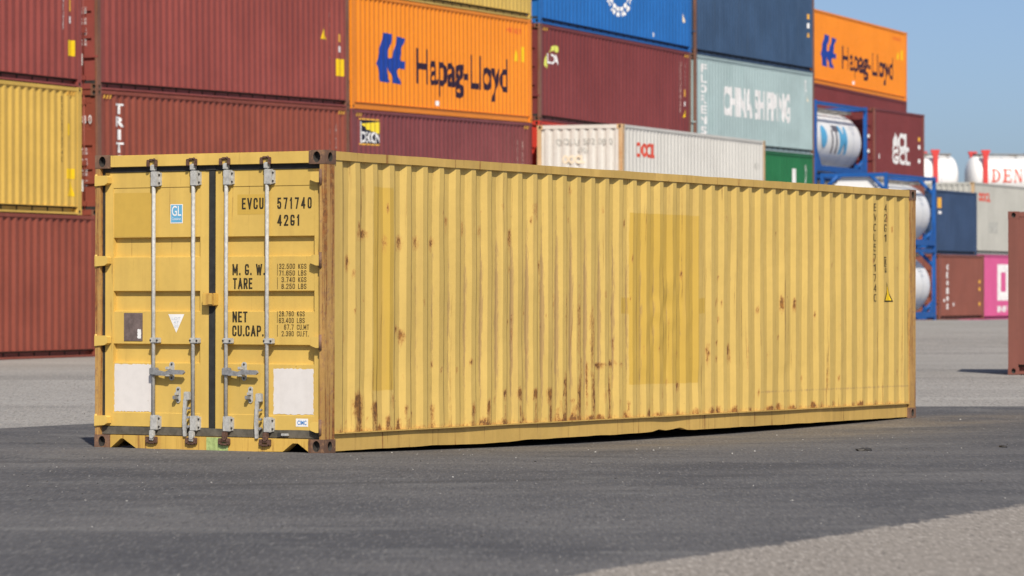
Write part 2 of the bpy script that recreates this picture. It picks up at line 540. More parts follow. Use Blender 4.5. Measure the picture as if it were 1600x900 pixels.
g = link('ground', grid_mesh('ground', lambda y: XS, YS), tg.m)
g['kind'] = 'structure'


def wob(y, k):
    return 0.10 * noise.noise(Vector((k, y * 0.9, 0))) + 0.05 * noise.noise(Vector((k, y * 3.7, 4)))


def patch_row(y):
    xr = 0.157 + (y - 18) * 0.518 + 0.6
    if y < 40.4:
        xl = -5.4 + (y - 38.6) * 0.444
    elif y < 43.5:
        xl = -4.6 + (y - 40.4) / 3.1 * 2.6
    else:
        xl = -2 + (y - 43.5) / 2.0 * 7.0
    xl = min(xl + wob(y, 8.7), xr - 0.05)
    n = 44
    return [xl + (xr - xl) * i / n for i in range(n + 1)]


pa = link('asphalt_patch', grid_mesh('asphalt_patch', patch_row, spread([(4, 26, 0.5), (26, 45.5, 0.2)]), 0.004), ta.m)
pa['kind'] = 'structure'

# loose grit: pebbles and crumbs strewn over the yard
gr_ = random.Random(23)
b = MB()
ico = [(0, 0, 1), (.894, 0, .447), (.276, .851, .447), (-.724, .526, .447), (-.724, -.526, .447), (.276, -.851, .447), (.724, .526, -.447), (-.276, .851, -.447), (-.894, 0, -.447), (-.276, -.851, -.447), (.724, -.526, -.447)]
icf = [(0, 1, 2), (0, 2, 3), (0, 3, 4), (0, 4, 5), (0, 5, 1), (1, 6, 2), (2, 7, 3), (3, 8, 4), (4, 9, 5), (5, 10, 1), (2, 6, 7), (3, 7, 8), (4, 8, 9), (5, 9, 10), (1, 10, 6)]
n_ = 0
while n_ < 850:
    y = gr_.uniform(15.5, 56) if n_ > 120 else gr_.uniform(24, 34)
    x = gr_.uniform(-0.15, 0.15) * y
    dx, dy = x - O_YC.x, y - O_YC.y
    s_, t_ = dx * math.sin(TH_YC) + dy * math.cos(TH_YC), dx * math.cos(TH_YC) - dy * math.sin(TH_YC)
    if -0.2 < s_ < 12.4 and -2.6 < t_ < 0.1:
        continue
    r = 0.003 + 0.007 * gr_.random() ** 5
    if y < 26:
        r *= 0.75
    k = len(b.v)
    a = gr_.uniform(0, 6.3)
    sx, sy, sz = r * gr_.uniform(.8, 1.5), r * gr_.uniform(.8, 1.3), r * gr_.uniform(.5, .9)
    z = gz(x, y) + 0.004 + sz * .35
    for p in ico:
        px, py = p[0] * sx, p[1] * sy
        b.v.append((x + px * math.cos(a) - py * math.sin(a), y + px * math.sin(a) + py * math.cos(a), z + p[2] * sz))
    dark = gr_.random() < 0.28
    for f in icf:
        b.f.append([k + q for q in f])
        b.mi.append(1 if dark else 0)
    n_ += 1
grit = link('grit', b.mesh('grit', False), [plain('pale pebble', (0.40, 0.385, 0.36), 0.8, 0, 0.3, 3), plain('dark crumb', (0.05, 0.047, 0.044), 0.85, 0, 0.3, 3)])
grit['kind'] = 'stuff'

# ------------------------------------------------------------------ container geometry
PER = 0.278
WALL_Y = 0.012
DEP = 0.033


def knees(L):
    n = int((L - 0.40) / PER)
    x0 = (L - n * PER - 0.072) / 2
    ks = [0.165]
    for i in range(n):
        b = x0 + i * PER
        ks += [b, b + 0.072, b + 0.140, b + 0.210]
    ks += [x0 + n * PER, x0 + n * PER + 0.072, L - 0.165]
    return sorted(set(round(k, 4) for k in ks)), x0, n


def prof(x, L):
    ks, x0, n = knees_c(L)
    t = x - x0
    if t <= 0 or t >= n * PER:
        return 0.0
    t = t % PER
    if t < 0.072:
        return 0.0
    if t < 0.140:
        return DEP * (t - 0.072) / 0.068
    if t < 0.210:
        return DEP
    return DEP * (1 - (t - 0.210) / 0.068)


_kc = {}


def knees_c(L):
    if L not in _kc:
        _kc[L] = knees(L)
    return _kc[L]


_mc = {}


def cached(key, fn):
    if key not in _mc:
        _mc[key] = fn()
    return _mc[key]


def m_side(L, H):
    b = MB()
    ks = knees_c(L)[0]
    z0, z1 = 0.168, H - 0.078
    for a, c in zip(ks, ks[1:]):
        ya, yc = WALL_Y + prof(a, L), WALL_Y + prof(c, L)
        b.face([(a, ya, z0), (c, yc, z0), (c, yc, z1), (a, ya, z1)])
    return b.mesh('side_wall', False)


def m_endwall(W, H):
    """corrugated blank end: nine deep vertical folds"""
    b = MB()
    p = 0.25
    n = 9
    y0 = (W - n * p) / 2
    ks = [0.06]
    for i in range(n):
        q = y0 + i * p
        ks += [q + 0.02, q + 0.12, q + 0.15, q + 0.22]
    ks.append(W - 0.06)
    d = [0.02]
    for i in range(n):
        d += [0.02, 0.02, 0.062, 0.062]
    d.append(0.02)
    z0, z1 = 0.14, H - 0.11
    for k in range(len(ks) - 1):
        b.face([(d[k], ks[k], z0), (d[k], ks[k], z1), (d[k + 1], ks[k + 1], z1), (d[k + 1], ks[k + 1], z0)])
    return b.mesh('end_wall', False)


def m_door(y0, y1, z0, z1, grooves, py0, py1, pz0, pz1, xf=0.055):
    """one door leaf, facing -x: flat stiles round a sheet with pressed horizontal grooves"""
    b = MB()
    d0, d1 = 0.006, 0.048
    pf = [(pz1, 0.0), (pz1 - 0.004, d0)]
    for (t, bt) in grooves:
        pf += [(t, d0), (t - 0.010, d1), (bt + 0.010, d1), (bt, d0)]
    pf += [(pz0 + 0.004, d0), (pz0, 0.0)]
    F = lambda y, z, d=0.0: (xf + d, y, z)
    b.face([F(y0, z0), F(py0, z0), F(py0, z1), F(y0, z1)])
    b.face([F(py1, z0), F(y1, z0), F(y1, z1), F(py1, z1)])
    b.face([F(py0, pz1), F(py1, pz1), F(py1, z1), F(py0, z1)])
    b.face([F(py0, z0), F(py1, z0), F(py1, pz0), F(py0, pz0)])
    for (za, da), (zb, db) in zip(pf, pf[1:]):
        b.face([F(py0, za, da), F(py0, zb, db), F(py1, zb, db), F(py1, za, da)])
        for yy in (py0, py1):
            if da + db > 0:
                b.face([F(yy, za, 0), F(yy, zb, 0), F(yy, zb, db), F(yy, za, da)])
    # rim and back
    b.face([F(y0, z0), F(y0, z1), F(y0, z1, .05), F(y0, z0, .05)])
    b.face([F(y1, z0), F(y1, z1), F(y1, z1, .05), F(y1, z0, .05)])
    b.face([F(y0, z1), F(y1, z1), F(y1, z1, .05), F(y0, z1, .05)])
    b.face([F(y0, z0), F(y1, z0), F(y1, z0, .05), F(y0, z0, .05)])
    b.face([F(y0, z0, .052), F(y1, z0, .052), F(y1, z1, .052), F(y0, z1, .052)])
    return b.mesh('door', False)


def hole_face(b, o, a, c, inward, ea, ec, deep=0.05, n=20):
    """rectangle o + s*a + t*c with an oval hole (radii ea, ec) sunk along inward"""
    o, a, c, inward = Vector(o), Vector(a), Vector(c), Vector(inward)
    la, lc = a.length, c.length
    ua, uc = a / la, c / lc
    m = o + a / 2 + c / 2
    rim, ell = [], []
    for k in range(n):
        t = 2 * math.pi * (k + 0.5) / n
        x, y = math.cos(t), math.sin(t)
        ell.append(m + ua * ea * x + uc * ec * y)
        s = min(la / 2 / max(abs(x), 1e-6), lc / 2 / max(abs(y), 1e-6))
        rim.append(m + ua * x * s + uc * y * s)
    for k in range(n):
        k2 = (k + 1) % n
        b.face([rim[k], rim[k2], ell[k2], ell[k]])
        b.face([ell[k], ell[k2], ell[k2] + inward * deep, ell[k] + inward * deep], 1)
    # square corners between rim samples
    cs = [o, o + a, o + a + c, o + c]
    for q in cs:
        near = sorted(range(n), key=lambda k: (rim[k] - q).length)[:2]
        b.face([rim[near[0]], q, rim[near[1]]])
    b.face([e + inward * deep for e in ell], 1)


def m_casting(sx, sy, sz):
    """corner casting in its own corner; sx, sy, sz = +1 when the block extends that way from the corner"""
    b = MB()
    X, Y, Z = 0.178, 0.162, 0.118
    x0, x1 = (0, X) if sx > 0 else (-X, 0)
    y0, y1 = (0, Y) if sy > 0 else (-Y, 0)
    z0, z1 = (0, Z) if sz > 0 else (-Z, 0)
    xo, xi = (x0, x1) if sx > 0 else (x1, x0)
    yo, yi = (y0, y1) if sy > 0 else (y1, y0)
    zo, zi = (z0, z1) if sz > 0 else (z1, z0)
    hole_face(b, (xo, y0, z0), (0, y1 - y0, 0), (0, 0, Z), (sx, 0, 0), 0.037, 0.047)
    hole_face(b, (x0, yo, z0), (X, 0, 0), (0, 0, Z), (0, sy, 0), 0.034, 0.042)
    hole_face(b, (x0, y0, zo), (X, 0, 0), (0, Y, 0), (0, 0, sz), 0.055, 0.03)
    b.face([(xi, y0, z0), (xi, y1, z0), (xi, y1, z1), (xi, y0, z1)])
    b.face([(x0, yi, z0), (x1, yi, z0), (x1, yi, z1), (x0, yi, z1)])
    b.face([(x0, y0, zi), (x1, y0, zi), (x1, y1, zi), (x0, y1, zi)])
    return b.mesh('corner_casting', False)


def text_mesh(s, weight=0.0):
    key = ('txt', s, weight)
    if key in _mc:
        return _mc[key]
    cu = bpy.data.curves.new('lettering', 'FONT')
    cu.body = s
    cu.size = 1
    cu.offset = weight
    cu.resolution_u = 4
    cu.fill_mode = 'FRONT'
    o = bpy.data.objects.new('lettering_source', cu)
    COL.objects.link(o)
    dg = bpy.context.evaluated_depsgraph_get()
    dg.update()
    me = bpy.data.meshes.new_from_object(o.evaluated_get(dg))
    bpy.data.objects.remove(o)
    bpy.data.curves.remove(cu)
    _mc[key] = me
    return me


_C = [(1, .72), (1, .82), (.85, .97), (.5, 1), (.15, .97), (0, .82), (0, .18), (.15, .03), (.5, 0), (.85, .03), (1, .18), (1, .28)]
_6 = [(1, .80), (.85, .97), (.5, 1), (.15, .97), (0, .82), (0, .18), (.15, .03), (.5, 0), (.85, .03), (1, .18), (1, .42), (.85, .55), (.5, .58), (.1, .5)]
_P = [(0, 0), (0, 1), (.6, 1), (.9, .95), (1, .82), (1, .66), (.9, .53), (.6, .48), (.06, .48)]
GLYPH = {
    'E': (.38, [[(1, 1), (0, 1), (0, 0), (1, 0)], [(0, .52), (.85, .52)]]), 'F': (.36, [[(1, 1), (0, 1), (0, 0)], [(0, .52), (.85, .52)]]),
    'V': (.46, [[(0, 1), (.5, 0), (1, 1)]]), 'C': (.42, [_C]), 'U': (.42, [[(0, 1), (0, .18), (.15, .03), (.5, 0), (.85, .03), (1, .18), (1, 1)]]),
    '0': (.42, [[(.5, 0), (.15, .03), (0, .18), (0, .82), (.15, .97), (.5, 1), (.85, .97), (1, .82), (1, .18), (.85, .03), (.5, 0)]]),
    '5': (.42, [[(.92, 1), (.08, 1), (.03, .54), (.2, .62), (.5, .64), (.85, .58), (1, .45), (1, .18), (.85, .03), (.5, 0), (.15, .03), (0, .2)]]),
    '7': (.42, [[(0, 1), (1, 1), (.4, 0)]]), '1': (.30, [[(.1, .80), (.6, 1), (.6, 0)]]), '4': (.44, [[(.74, 0), (.74, 1), (0, .27), (1, .27)]]),
    '2': (.42, [[(0, .76), (0, .85), (.15, .97), (.5, 1), (.85, .97), (1, .82), (1, .66), (.0, .0), (1, 0)]]),
    'G': (.42, [[(1, .80)] + _C[1:-1] + [(1, .40), (.50, .40)]]), 'M': (.56, [[(0, 0), (0, 1), (.5, .22), (1, 1), (1, 0)]]),
    'W': (.64, [[(0, 1), (.25, 0), (.5, .9), (.75, 0), (1, 1)]]), 'T': (.42, [[(0, 1), (1, 1)], [(.5, 1), (.5, 0)]]),
    'A': (.48, [[(0, 0), (.5, 1), (1, 0)], [(.22, .3), (.78, .3)]]), 'R': (.42, [_P, [(.5, .48), (1, 0)]]), 'P': (.42, [_P]),
    'N': (.44, [[(0, 0), (0, 1), (1, 0), (1, 1)]]), 'K': (.42, [[(0, 0), (0, 1)], [(1, 1), (.05, .42)], [(.35, .58), (1, 0)]]),
    'S': (.42, [[(1, .78), (.85, .97), (.5, 1), (.15, .97), (0, .84), (0, .68), (.2, .56), (.8, .44), (1, .32), (1, .16), (.85, .03), (.5, 0), (.15, .03), (0, .2)]]),
    'L': (.36, [[(0, 1), (0, 0), (1, 0)]]), 'B': (.42, [[(0, 0), (0, 1), (.65, 1), (.95, .9), (.95, .62), (.7, .53), (.06, .53)], [(.7, .53), (1, .4), (1, .12), (.7, 0), (.06, 0)]]),
    '3': (.42, [[(0, .82), (.15, .97), (.5, 1), (.85, .97), (1, .82), (1, .66), (.8, .53), (.4, .53)], [(.8, .53), (1, .4), (1, .18), (.85, .03), (.5, 0), (.15, .03), (0, .18)]]),
    '6': (.42, [_6]), '9': (.42, [[(1 - x, 1 - y) for x, y in _6]]),
    '8': (.42, [[(.5, .53), (.1, .6), (.05, .85), (.2, .97), (.5, 1), (.8, .97), (.95, .85), (.9, .6), (.5, .53)], [(.5, .53), (.05, .42), (0, .15), (.15, .03), (.5, 0), (.85, .03), (1, .15), (.95, .42), (.5, .53)]]),
    'I': (.14, [[(.5, 0), (.5, 1)]]), '.': (.14, [[(.5, 0), (.5, .05)]]), ' ': (.20, []),
}


def strokes(text, sw=0.13, gap=0.13):
    """condensed stencil-like lettering drawn as ribbons of even width; returns polygons (x, y, layer)"""
    out, pen = [], 0.0
    for ch in text:
        wd, lines = GLYPH[ch]
        runs = []
        for pl in lines:                     # break the pen stroke at sharp corners
            cur = [pl[0]]
            for i in range(1, len(pl)):
                cur.append(pl[i])
                if i < len(pl) - 1:
                    a_, b_ = Vector(pl[i]) - Vector(pl[i - 1]), Vector(pl[i + 1]) - Vector(pl[i])
                    if a_.normalized().dot(b_.normalized()) < -0.15:
                        runs.append(cur)
                        cur = [pl[i]]
            runs.append(cur)
        for li, pl in enumerate(runs):
            P = [Vector((pen + sw / 2 + x * max(wd - sw, 0), sw / 2 + y * (1 - sw))) for x, y in pl]
            n = len(P)
            side = []
            for i in range(n):
                d0 = (P[i] - P[i - 1]).normalized() if i else (P[1] - P[0]).normalized()
                d1 = (P[i + 1] - P[i]).normalized() if i < n - 1 else d0
                if i == 0 and (P[0] - P[-1]).length < 1e-6:
                    d0 = (P[-1] - P[-2]).normalized()
                if i == n - 1 and (P[0] - P[-1]).length < 1e-6:
                    d1 = (P[1] - P[0]).normalized()
                n0, n1 = Vector((-d0.y, d0.x)), Vector((-d1.y, d1.x))
                m = (n0 + n1)
                m = m.normalized() if m.length > 1e-3 else n0
                k = min(1.0 / max(m.dot(n0), 0.35), 2.0) * sw / 2
                p = P[i].copy()
                if i == 0 and (P[0] - P[-1]).length > 1e-6:
                    p -= d1 * sw / 2
                if i == n - 1 and (P[0] - P[-1]).length > 1e-6:
                    p += d0 * sw / 2
                side.append((p + m * k, p - m * k))
            for (a, b_), (c_, d_) in zip(side, side[1:]):
                out.append([(a.x, a.y, li * .0006), (b_.x, b_.y, li * .0006), (d_.x, d_.y, li * .0006), (c_.x, c_.y, li * .0006)])
        pen += wd + gap
    return out


def poly_bm(polys):
    bm = bmesh.new()
    for p in polys:
        f = bm.faces.new([bm.verts.new((q[0], q[1], q[2] if len(q) > 2 else 0)) for q in p])
        f.normal_update()
        if f.normal.z < 0:
            f.normal_flip()
    bmesh.ops.triangulate(bm, faces=bm.faces[:])
    return bm


def dent(x, z):
    """hammered, leaning sheet of the yellow long side: departure from the true profile"""
    d = 0.010 * noise.noise(Vector((x * 1.1, 3.3, z * 0.9))) + 0.004 * noise.noise(Vector((x * 4.0, 8.1, z * 2.4)))
    d += 0.014 * math.exp(-((x - 6.2) / .5) ** 2 - ((z - 1.2) / .5) ** 2) * noise.noise(Vector((x * 7, 1.7, z * 5)))
    d += 0.008 * max(0, noise.noise(Vector((x * 3.2, 5.5, z * 3.6)))) * math.exp(-((z - 0.55) / .4) ** 2)
    return d


def mark(parent, src, mat, box, face='side', L=None, off=0.004, name='lettering', base=None, weight=0.0, keep=False, bent=False):
    """lay lettering or an emblem on a face; box = (a0, a1, z0, z1); drapes over the corrugation when L is given"""
    if isinstance(src, str):
        bm = bmesh.new()
        bm.from_mesh(text_mesh(src, weight))
    else:
        bm = poly_bm(src)
    if not bm.verts:
        bm.free()
        return
    xs = [q.co.x for q in bm.verts]
    ys = [q.co.y for q in bm.verts]
    if keep:
        xa, xb, ya, yb = 0, 1, 0, 1
    else:
        xa, xb, ya, yb = min(xs), max(xs), min(ys), max(ys)
    a0, a1, z0, z1 = box
    for q in bm.verts:
        q.co = Vector((a0 + (q.co.x - xa) / max(xb - xa, 1e-6) * (a1 - a0), q.co.z, z0 + (q.co.y - ya) / max(yb - ya, 1e-6) * (z1 - z0)))
    if face == 'side':
        if L:
            for k in knees_c(L)[0]:
                if a0 < k < a1:
                    bmesh.ops.bisect_plane(bm, geom=bm.verts[:] + bm.edges[:] + bm.faces[:], plane_co=(k, 0, 0), plane_no=(1, 0, 0))
            for q in bm.verts:
                q.co.y = WALL_Y + prof(q.co.x, L) - off - q.co.y + (dent(q.co.x, q.co.z) if bent else 0.0)
        else:
            for q in bm.verts:
                q.co.y = (WALL_Y if base is None else base) - off - q.co.y
    else:                                   # end face: a runs along y (a0 = left = larger y)
        bx = 0.055 if base is None else base
        for q in bm.verts:
            q.co = Vector((bx - off - q.co.y, q.co.x, q.co.z))
    me = bpy.data.meshes.new(name)
    bm.to_mesh(me)
    bm.free()
    return link(name, me, mat, parent)


def rect(n=1, m=1):
    return [[(i / n, j / m), ((i + 1) / n, j / m), ((i + 1) / n, (j + 1) / m), (i / n, (j + 1) / m)] for i in range(n) for j in range(m)]


RECT = [[(0, 0), (1, 0), (1, 1), (0, 1)]]
TRI = [[(0, 0), (1, 0), (0.5, 1)]]


def vtext(parent, s, mat, x0, x1, ztop, zbot, L, weight=0.02, name='lettering'):
    n = len(s)
    st = (ztop - zbot) / n
    for i, ch in enumerate(s):
        if ch == ' ':
            continue
        za = ztop - i * st
        xc, hw = (x0 + x1) / 2, (x1 - x0) / 2 * (0.34 if ch in 'I1' else 1.0)
        mark(parent, ch, mat, (xc - hw, xc + hw, za - st * 0.80, za), 'side', L, name=name, weight=weight)


W0 = 2.438


def shell(t, L, H, mat, post=None, rail=None, cast=None, roofmat=None, blank_end=False, skip_side=False, skip_rail=False, pw=0.11, channel=True):
    """frame, walls, roof and floor common to every box container"""
    post, rail, cast = post or mat, rail or mat, cast or post or mat
    W = W0
    if not skip_side:
        link('side_wall', cached(('side', L, H), lambda: m_side(L, H)), mat, t)
    o = link('side_wall', cached(('side', L, H), lambda: m_side(L, H)), mat, t, (L, W, 0))
    o.rotation_euler = (0, 0, math.pi)

    def endpost(y0, y1):
        b = MB()
        b.box(0.004, 0.165, y0, y1, 0.118, H - 0.118)
        return b.mesh('corner_post', False)
    for (px, s) in ((0, 1), (L, -1)):
        for (yy, k) in ((0.003, 0), (W - pw - 0.003, 1)):
            o = link('corner_post', cached(('post', H, pw), lambda: endpost(0.0, pw)), post, t, (px, yy + (pw if s < 0 else 0), 0))
            if s < 0:
                o.rotation_euler = (0, 0, math.pi)
        for (yy, q) in ((0, 1), (W, -1)):
            for (zz, r) in ((0, 1), (H, -1)):
                link('corner_casting', cached(('cast', s, q, r), lambda: m_casting(s, q, r)), [cast, STK['underside']], t, (px, yy, zz))

    def rails():
        b = MB()
        b.box(0.178, L - 0.178, 0.002, 0.062, H - 0.082, H - 0.008)
        return b.mesh('top_rail', False)

    def railb():
        b = MB()
        b.box(0.178, L - 0.178, 0.0, 0.05, 0.160, 0.170)
        if channel:
            b.box(0.178, L - 0.178, 0.11, 0.125, 0.014, 0.158)
            b.box(0.178, L - 0.178, 0.004, 0.109, 0.008, 0.050)
        else:
            b.box(0.178, L - 0.178, 0.030, 0.048, 0.014, 0.158)
            b.box(0.178, L - 0.178, 0.030, 0.10, 0.006, 0.0135)
        return b.mesh('bottom_rail', False)
    for s in (0, 1):
        if not (skip_rail and s == 0):
            for nm, fn in (('top_rail', rails), ('bottom_rail', railb)):
                o = link(nm, cached((nm, L, H, channel), fn), rail, t, (L if s else 0, W if s else 0, 0))
                if s:
                    o.rotation_euler = (0, 0, math.pi)
    b = MB()

    def roof():
        b = MB()
        n = int((L - 0.4) / 0.3)
        for i in range(n):
            x = 0.2 + i * (L - 0.4) / n
            x2 = x + (L - 0.4) / n
            q = [(x, .012), (x + .09, .012), (x + .12, .03), (x + .21, .03), (x2, .012)]
            for (xa, da), (xb, db) in zip(q, q[1:]):
                b.face([(xa, 0.06, H - da), (xb, 0.06, H - db), (xb, W - 0.06, H - db), (xa, W - 0.06, H - da)])
        b.face([(0.06, 0.06, H - .05), (L - .06, 0.06, H - .05), (L - .06, W - .06, H - .05), (.06, W - .06, H - .05)])
        return b.mesh('roof', False)
    link('roof', cached(('roof', L, H), roof), roofmat or mat, t)

    def floor():
        b = MB()
        b.box(0.16, L - 0.16, 0.06, W - 0.06, 0.13, 0.155)
        n = int(L / 0.6)
        for i in range(1, n):
            x = L * i / n
            b.box(x - .02, x + .02, 0.10, W - 0.10, 0.02, 0.128)
        return b.mesh('floor', False)
    link('floor', cached(('floor', L), floor), STK['underside'], t)

    def header():
        b = MB()
        b.box(0.012, 0.10, 0.162, W - 0.162, H - 0.108, H - 0.006)
        return b.mesh('end_header', False)

    def sill():
        b = MB()
        b.box(0.014, 0.12, 0.162, W - 0.162, 0.012, 0.125)
        return b.mesh('end_sill', False)
    for s in (0, 1):
        if not (skip_rail and s == 0):
            for nm, fn in (('end_header', header), ('end_sill', sill)):
                o = link(nm, cached((nm, H), fn), rail, t, (L if s else 0, W if s else 0, 0))
                if s:
                    o.rotation_euler = (0, 0, math.pi)
    o = link('end_wall', cached(('endwall', H), lambda: m_endwall(W, H)), mat, t, (L, W, 0))
    o.rotation_euler = (0, 0, math.pi)
    if blank_end:
        link('end_wall', cached(('endwall', H), lambda: m_endwall(W, H)), mat, t)


def stack_doors(t, L, H, mat):
    """doors of the stacked containers: two leaves with bars"""
    W = W0
    zt = H - 0.15
    st = (zt - 0.19)
    gr = [(0.19 + st * a, 0.19 + st * a - 0.17) for a in (0.78, 0.56, 0.34)]
    for (ya, yb) in ((1.235, 2.38), (0.06, 1.17)):
        d = link('door', cached(('sdoor', H, ya), lambda: m_door(ya, yb, 0.19, zt, gr, ya + .1, yb - .1, 0.30, zt - .12)), mat, t)
        for f in (0.25, 0.72):
            yy = ya + (yb - ya) * f

            def rod():
                b = MB()
                b.cyl((0.03, 0, 0.07), (0.03, 0, H - 0.06), 0.018, n=8)
                for z in (0.25, H * 0.42, H - 0.25):
                    b.box(0.012, 0.054, -0.05, 0.05, z - 0.05, z + 0.05)
                b.box(0.0, 0.02, -0.35, 0.0, 0.66, 0.70)
                return b.mesh('lock_rod', False)
            link('lock_rod', cached(('srod', H), rod), mat, d, (0, yy, 0))

    def gask():
        b = MB()
        b.box(0.05, 0.10, 1.17, 1.235, 0.19, zt)
        b.box(0.05, 0.10, 0.06, 2.38, zt, H - 0.108)
        b.box(0.05, 0.10, 0.06, 2.38, 0.125, 0.19)
        return b.mesh('door_gasket', False)
    link('door_gasket', cached(('sgask', H), gask), M['gasket'], t)


GRP = 'shipping containers stacked across the yard'


class Stack:
    """a column of boxes standing on the ground, all leaning with it"""

    def __init__(s, X, D, theta, zl, zr, span=12.192):
        s.X, s.D, s.th, s.zl, s.rise = X, D, R(theta), zl, (zr - zl) / span
        s.h = 0.0

    def mtx(s, shift=0.0, back=0.0):
        M0 = frame((s.X, s.D, s.zl), s.th, s.rise)
        return M0 @ Matrix.Translation((shift, back, s.h))

    def box(s, H, mat, label, L=12.192, door=True, post=None, rail=None, cast=None, shift=0.0, cat='shipping container'):
        t = thing('shipping_container', label, cat, s.mtx(shift), GRP)
        shell(t, L, H, STK[mat], STK[post] if post else None, STK[rail] if rail else None, STK[cast] if cast else None, blank_end=not door, channel=(mat != 'orange'), pw=0.11 if post == 'tanpost' else 0.05)
        if door:
            stack_doors(t, L, H, STK[mat])
        t['H'] = H
        s.h += H + 0.004
        return t

    def zz(s, z):
        """height above the stack's foot -> height on the box just built (called with its base)"""
        return z


def end_marks(t, L, H, mat='white_mark', small=None):
    """the column of code numbers most boxes carry near the right end of the side"""
    small = small or mat
    vtext(t, 'TRLU571768', M[small], L - 0.98, L - 0.90, H - 0.25, H - 1.6, L, 0.0)
    vtext(t, '42G1', M[small], L - 0.55, L - 0.47, H - 0.25, H - 0.8, L, 0.0)


def hazard(t, L, H, right=True, left=True):
    """yellow striped height marks at the top corners"""
    P = [[(k * .34, 0), (k * .34 + .18, 0), (k * .34 + .32, 1), (k * .34 + .14, 1)] for k in range(3)]
    if left:
        mark(t, P, M['warn_orange'], (0.24, 0.62, H - 0.175, H - 0.095), 'side', None, 0.006, 'height_mark')
    if right:
        mark(t, P, M['warn_orange'], (L - 0.62, L - 0.24, H - 0.175, H - 0.095), 'side', None, 0.006, 'height_mark')


def door_marks(t, H, s1, s2):
    """white lettering block on the right-hand door of a stacked box"""
    m = M['white_mark']
    mark(t, s1, m, (0.66, 0.30, H - 0.70, H - 0.52), 'end', off=0.003)
    mark(t, '0', m, (0.24, 0.17, H - 0.70, H - 0.52), 'end', off=0.003)
    mark(t, s2, m, (0.66, 0.46, H - 0.95, H - 0.77), 'end', off=0.003)
    for k in range(4):
        z = H - 1.20 - k * 0.22
        mark(t, '37 500 KGS', m, (0.62, 0.27, z - 0.05, z), 'end', off=0.003)
        mark(t, '71 650 LBS', m, (0.62, 0.27, z - 0.13, z - 0.07), 'end', off=0.003)
    mark(t, RECT, m, (0.60, 0.33, 0.50, 0.74), 'end', off=0.003, name='label_plate')


HL_EMBLEM = [
    [(.22, 1.0), (.53, .985), (.53, .88), (.47, .72), (.40, .60), (.39, .52), (.45, .50), (.57, .52), (.62, .66), (.66, .78), (.71, .96), (1.0, .93), (.95, .80), (.87, .67), (.82, .52),
     (.83, .48), (1.0, .465), (.98, .31), (.80, .32), (.74, .26), (.79, .13), (.86, .0), (.57, .015), (.53, .14), (.42, .30), (.36, .31), (.36, .2), (.48, .04), (.42, .01), (.14, .02), (.06, .22), (.0, .37), (.04, .50), (.08, .62), (.15, .73)],
]


def hl_livery(t, L, H, dz=0.0):
    mark(t, HL_EMBLEM, M['blue_mark'], (1.56, 3.33, 0.68 + dz, 1.90 + dz), 'side', L, name='emblem')
    mark(t, 'Hapag-Lloyd', M['dark_mark'], (4.08, 10.45, 0.47 + dz, 1.62 + dz), 'side', L, weight=0.022)
    mark(t, 'HLXU 64258', M['red_mark'], (10.4, 11.5, H - 0.42, H - 0.28), 'side', L)
    mark(t, [[(0, 0), (1, 0), (0.3, 1)]], M['warn_yellow'], (10.95, 11.25, H - 1.15, H - 0.85), 'side', L, name='warning_sticker')
    mark(t, RECT, M['warn_yellow'], (11.45, 11.62, H - 1.15, H - 0.75), 'side', L, name='warning_sticker')
    mark(t, RECT, M['white_mark'], (5.35, 5.55, 0.24, 0.36), 'side', L, name='label_plate')


L40, L20, STD, HC = 12.192, 6.058, 2.591, 2.896

# --- first bay, at the left edge of the photograph
s = Stack(-13.45, 63.74, 22.6, 0.0, 0.0)
t = s.box(HC, 'redbrown', 'dark red container on the ground at the far left, under the yellow one', shift=0.70)
t = s.box(STD, 'yellow', 'corrugated yellow container in the left stack, resting on a dark red one', post='yellow')
vtext(t, 'EVCU571740', M['black_ink'], 11.36, 11.43, 5.28 - 2.9, 3.93 - 2.9, L40, 0.0)
mark(t, RECT, M['warn_yellow'], (11.63, 11.76, 4.50 - 2.9, 4.74 - 2.9), 'side', L40, name='warning_sticker')
mark(t, RECT, M['warn_yellow'], (11.60, 11.92, 3.62 - 2.9, 3.83 - 2.9), 'side', L40, name='warning_sticker')
mark(t, TRI, M['warn_yellow'], (11.62, 11.92, 3.27 - 2.9, 3.60 - 2.9), 'side', L40, name='warning_sticker')
hazard(t, L40, STD, left=False)
t = s.box(HC, 'maroon', 'maroon container at the top of the leftmost stack, yellow label low on its side')
mark(t, RECT, M['warn_yellow'], (11.64, 11.93, 6.12 - 5.5, 6.44 - 5.5), 'side', L40, name='warning_sticker')
vtext(t, 'MSKU4217', M['white_mark'], 11.46, 11.52, 1.75, 1.12, L40, 0.0)
mark(t, RECT, M['white_mark'], (11.68, 11.80, 1.28, 1.42), 'side', L40, name='label_plate')
mark(t, RECT, M['warn_orange'], (11.68, 11.80, 1.52, 1.80), 'side', L40, name='warning_sticker')

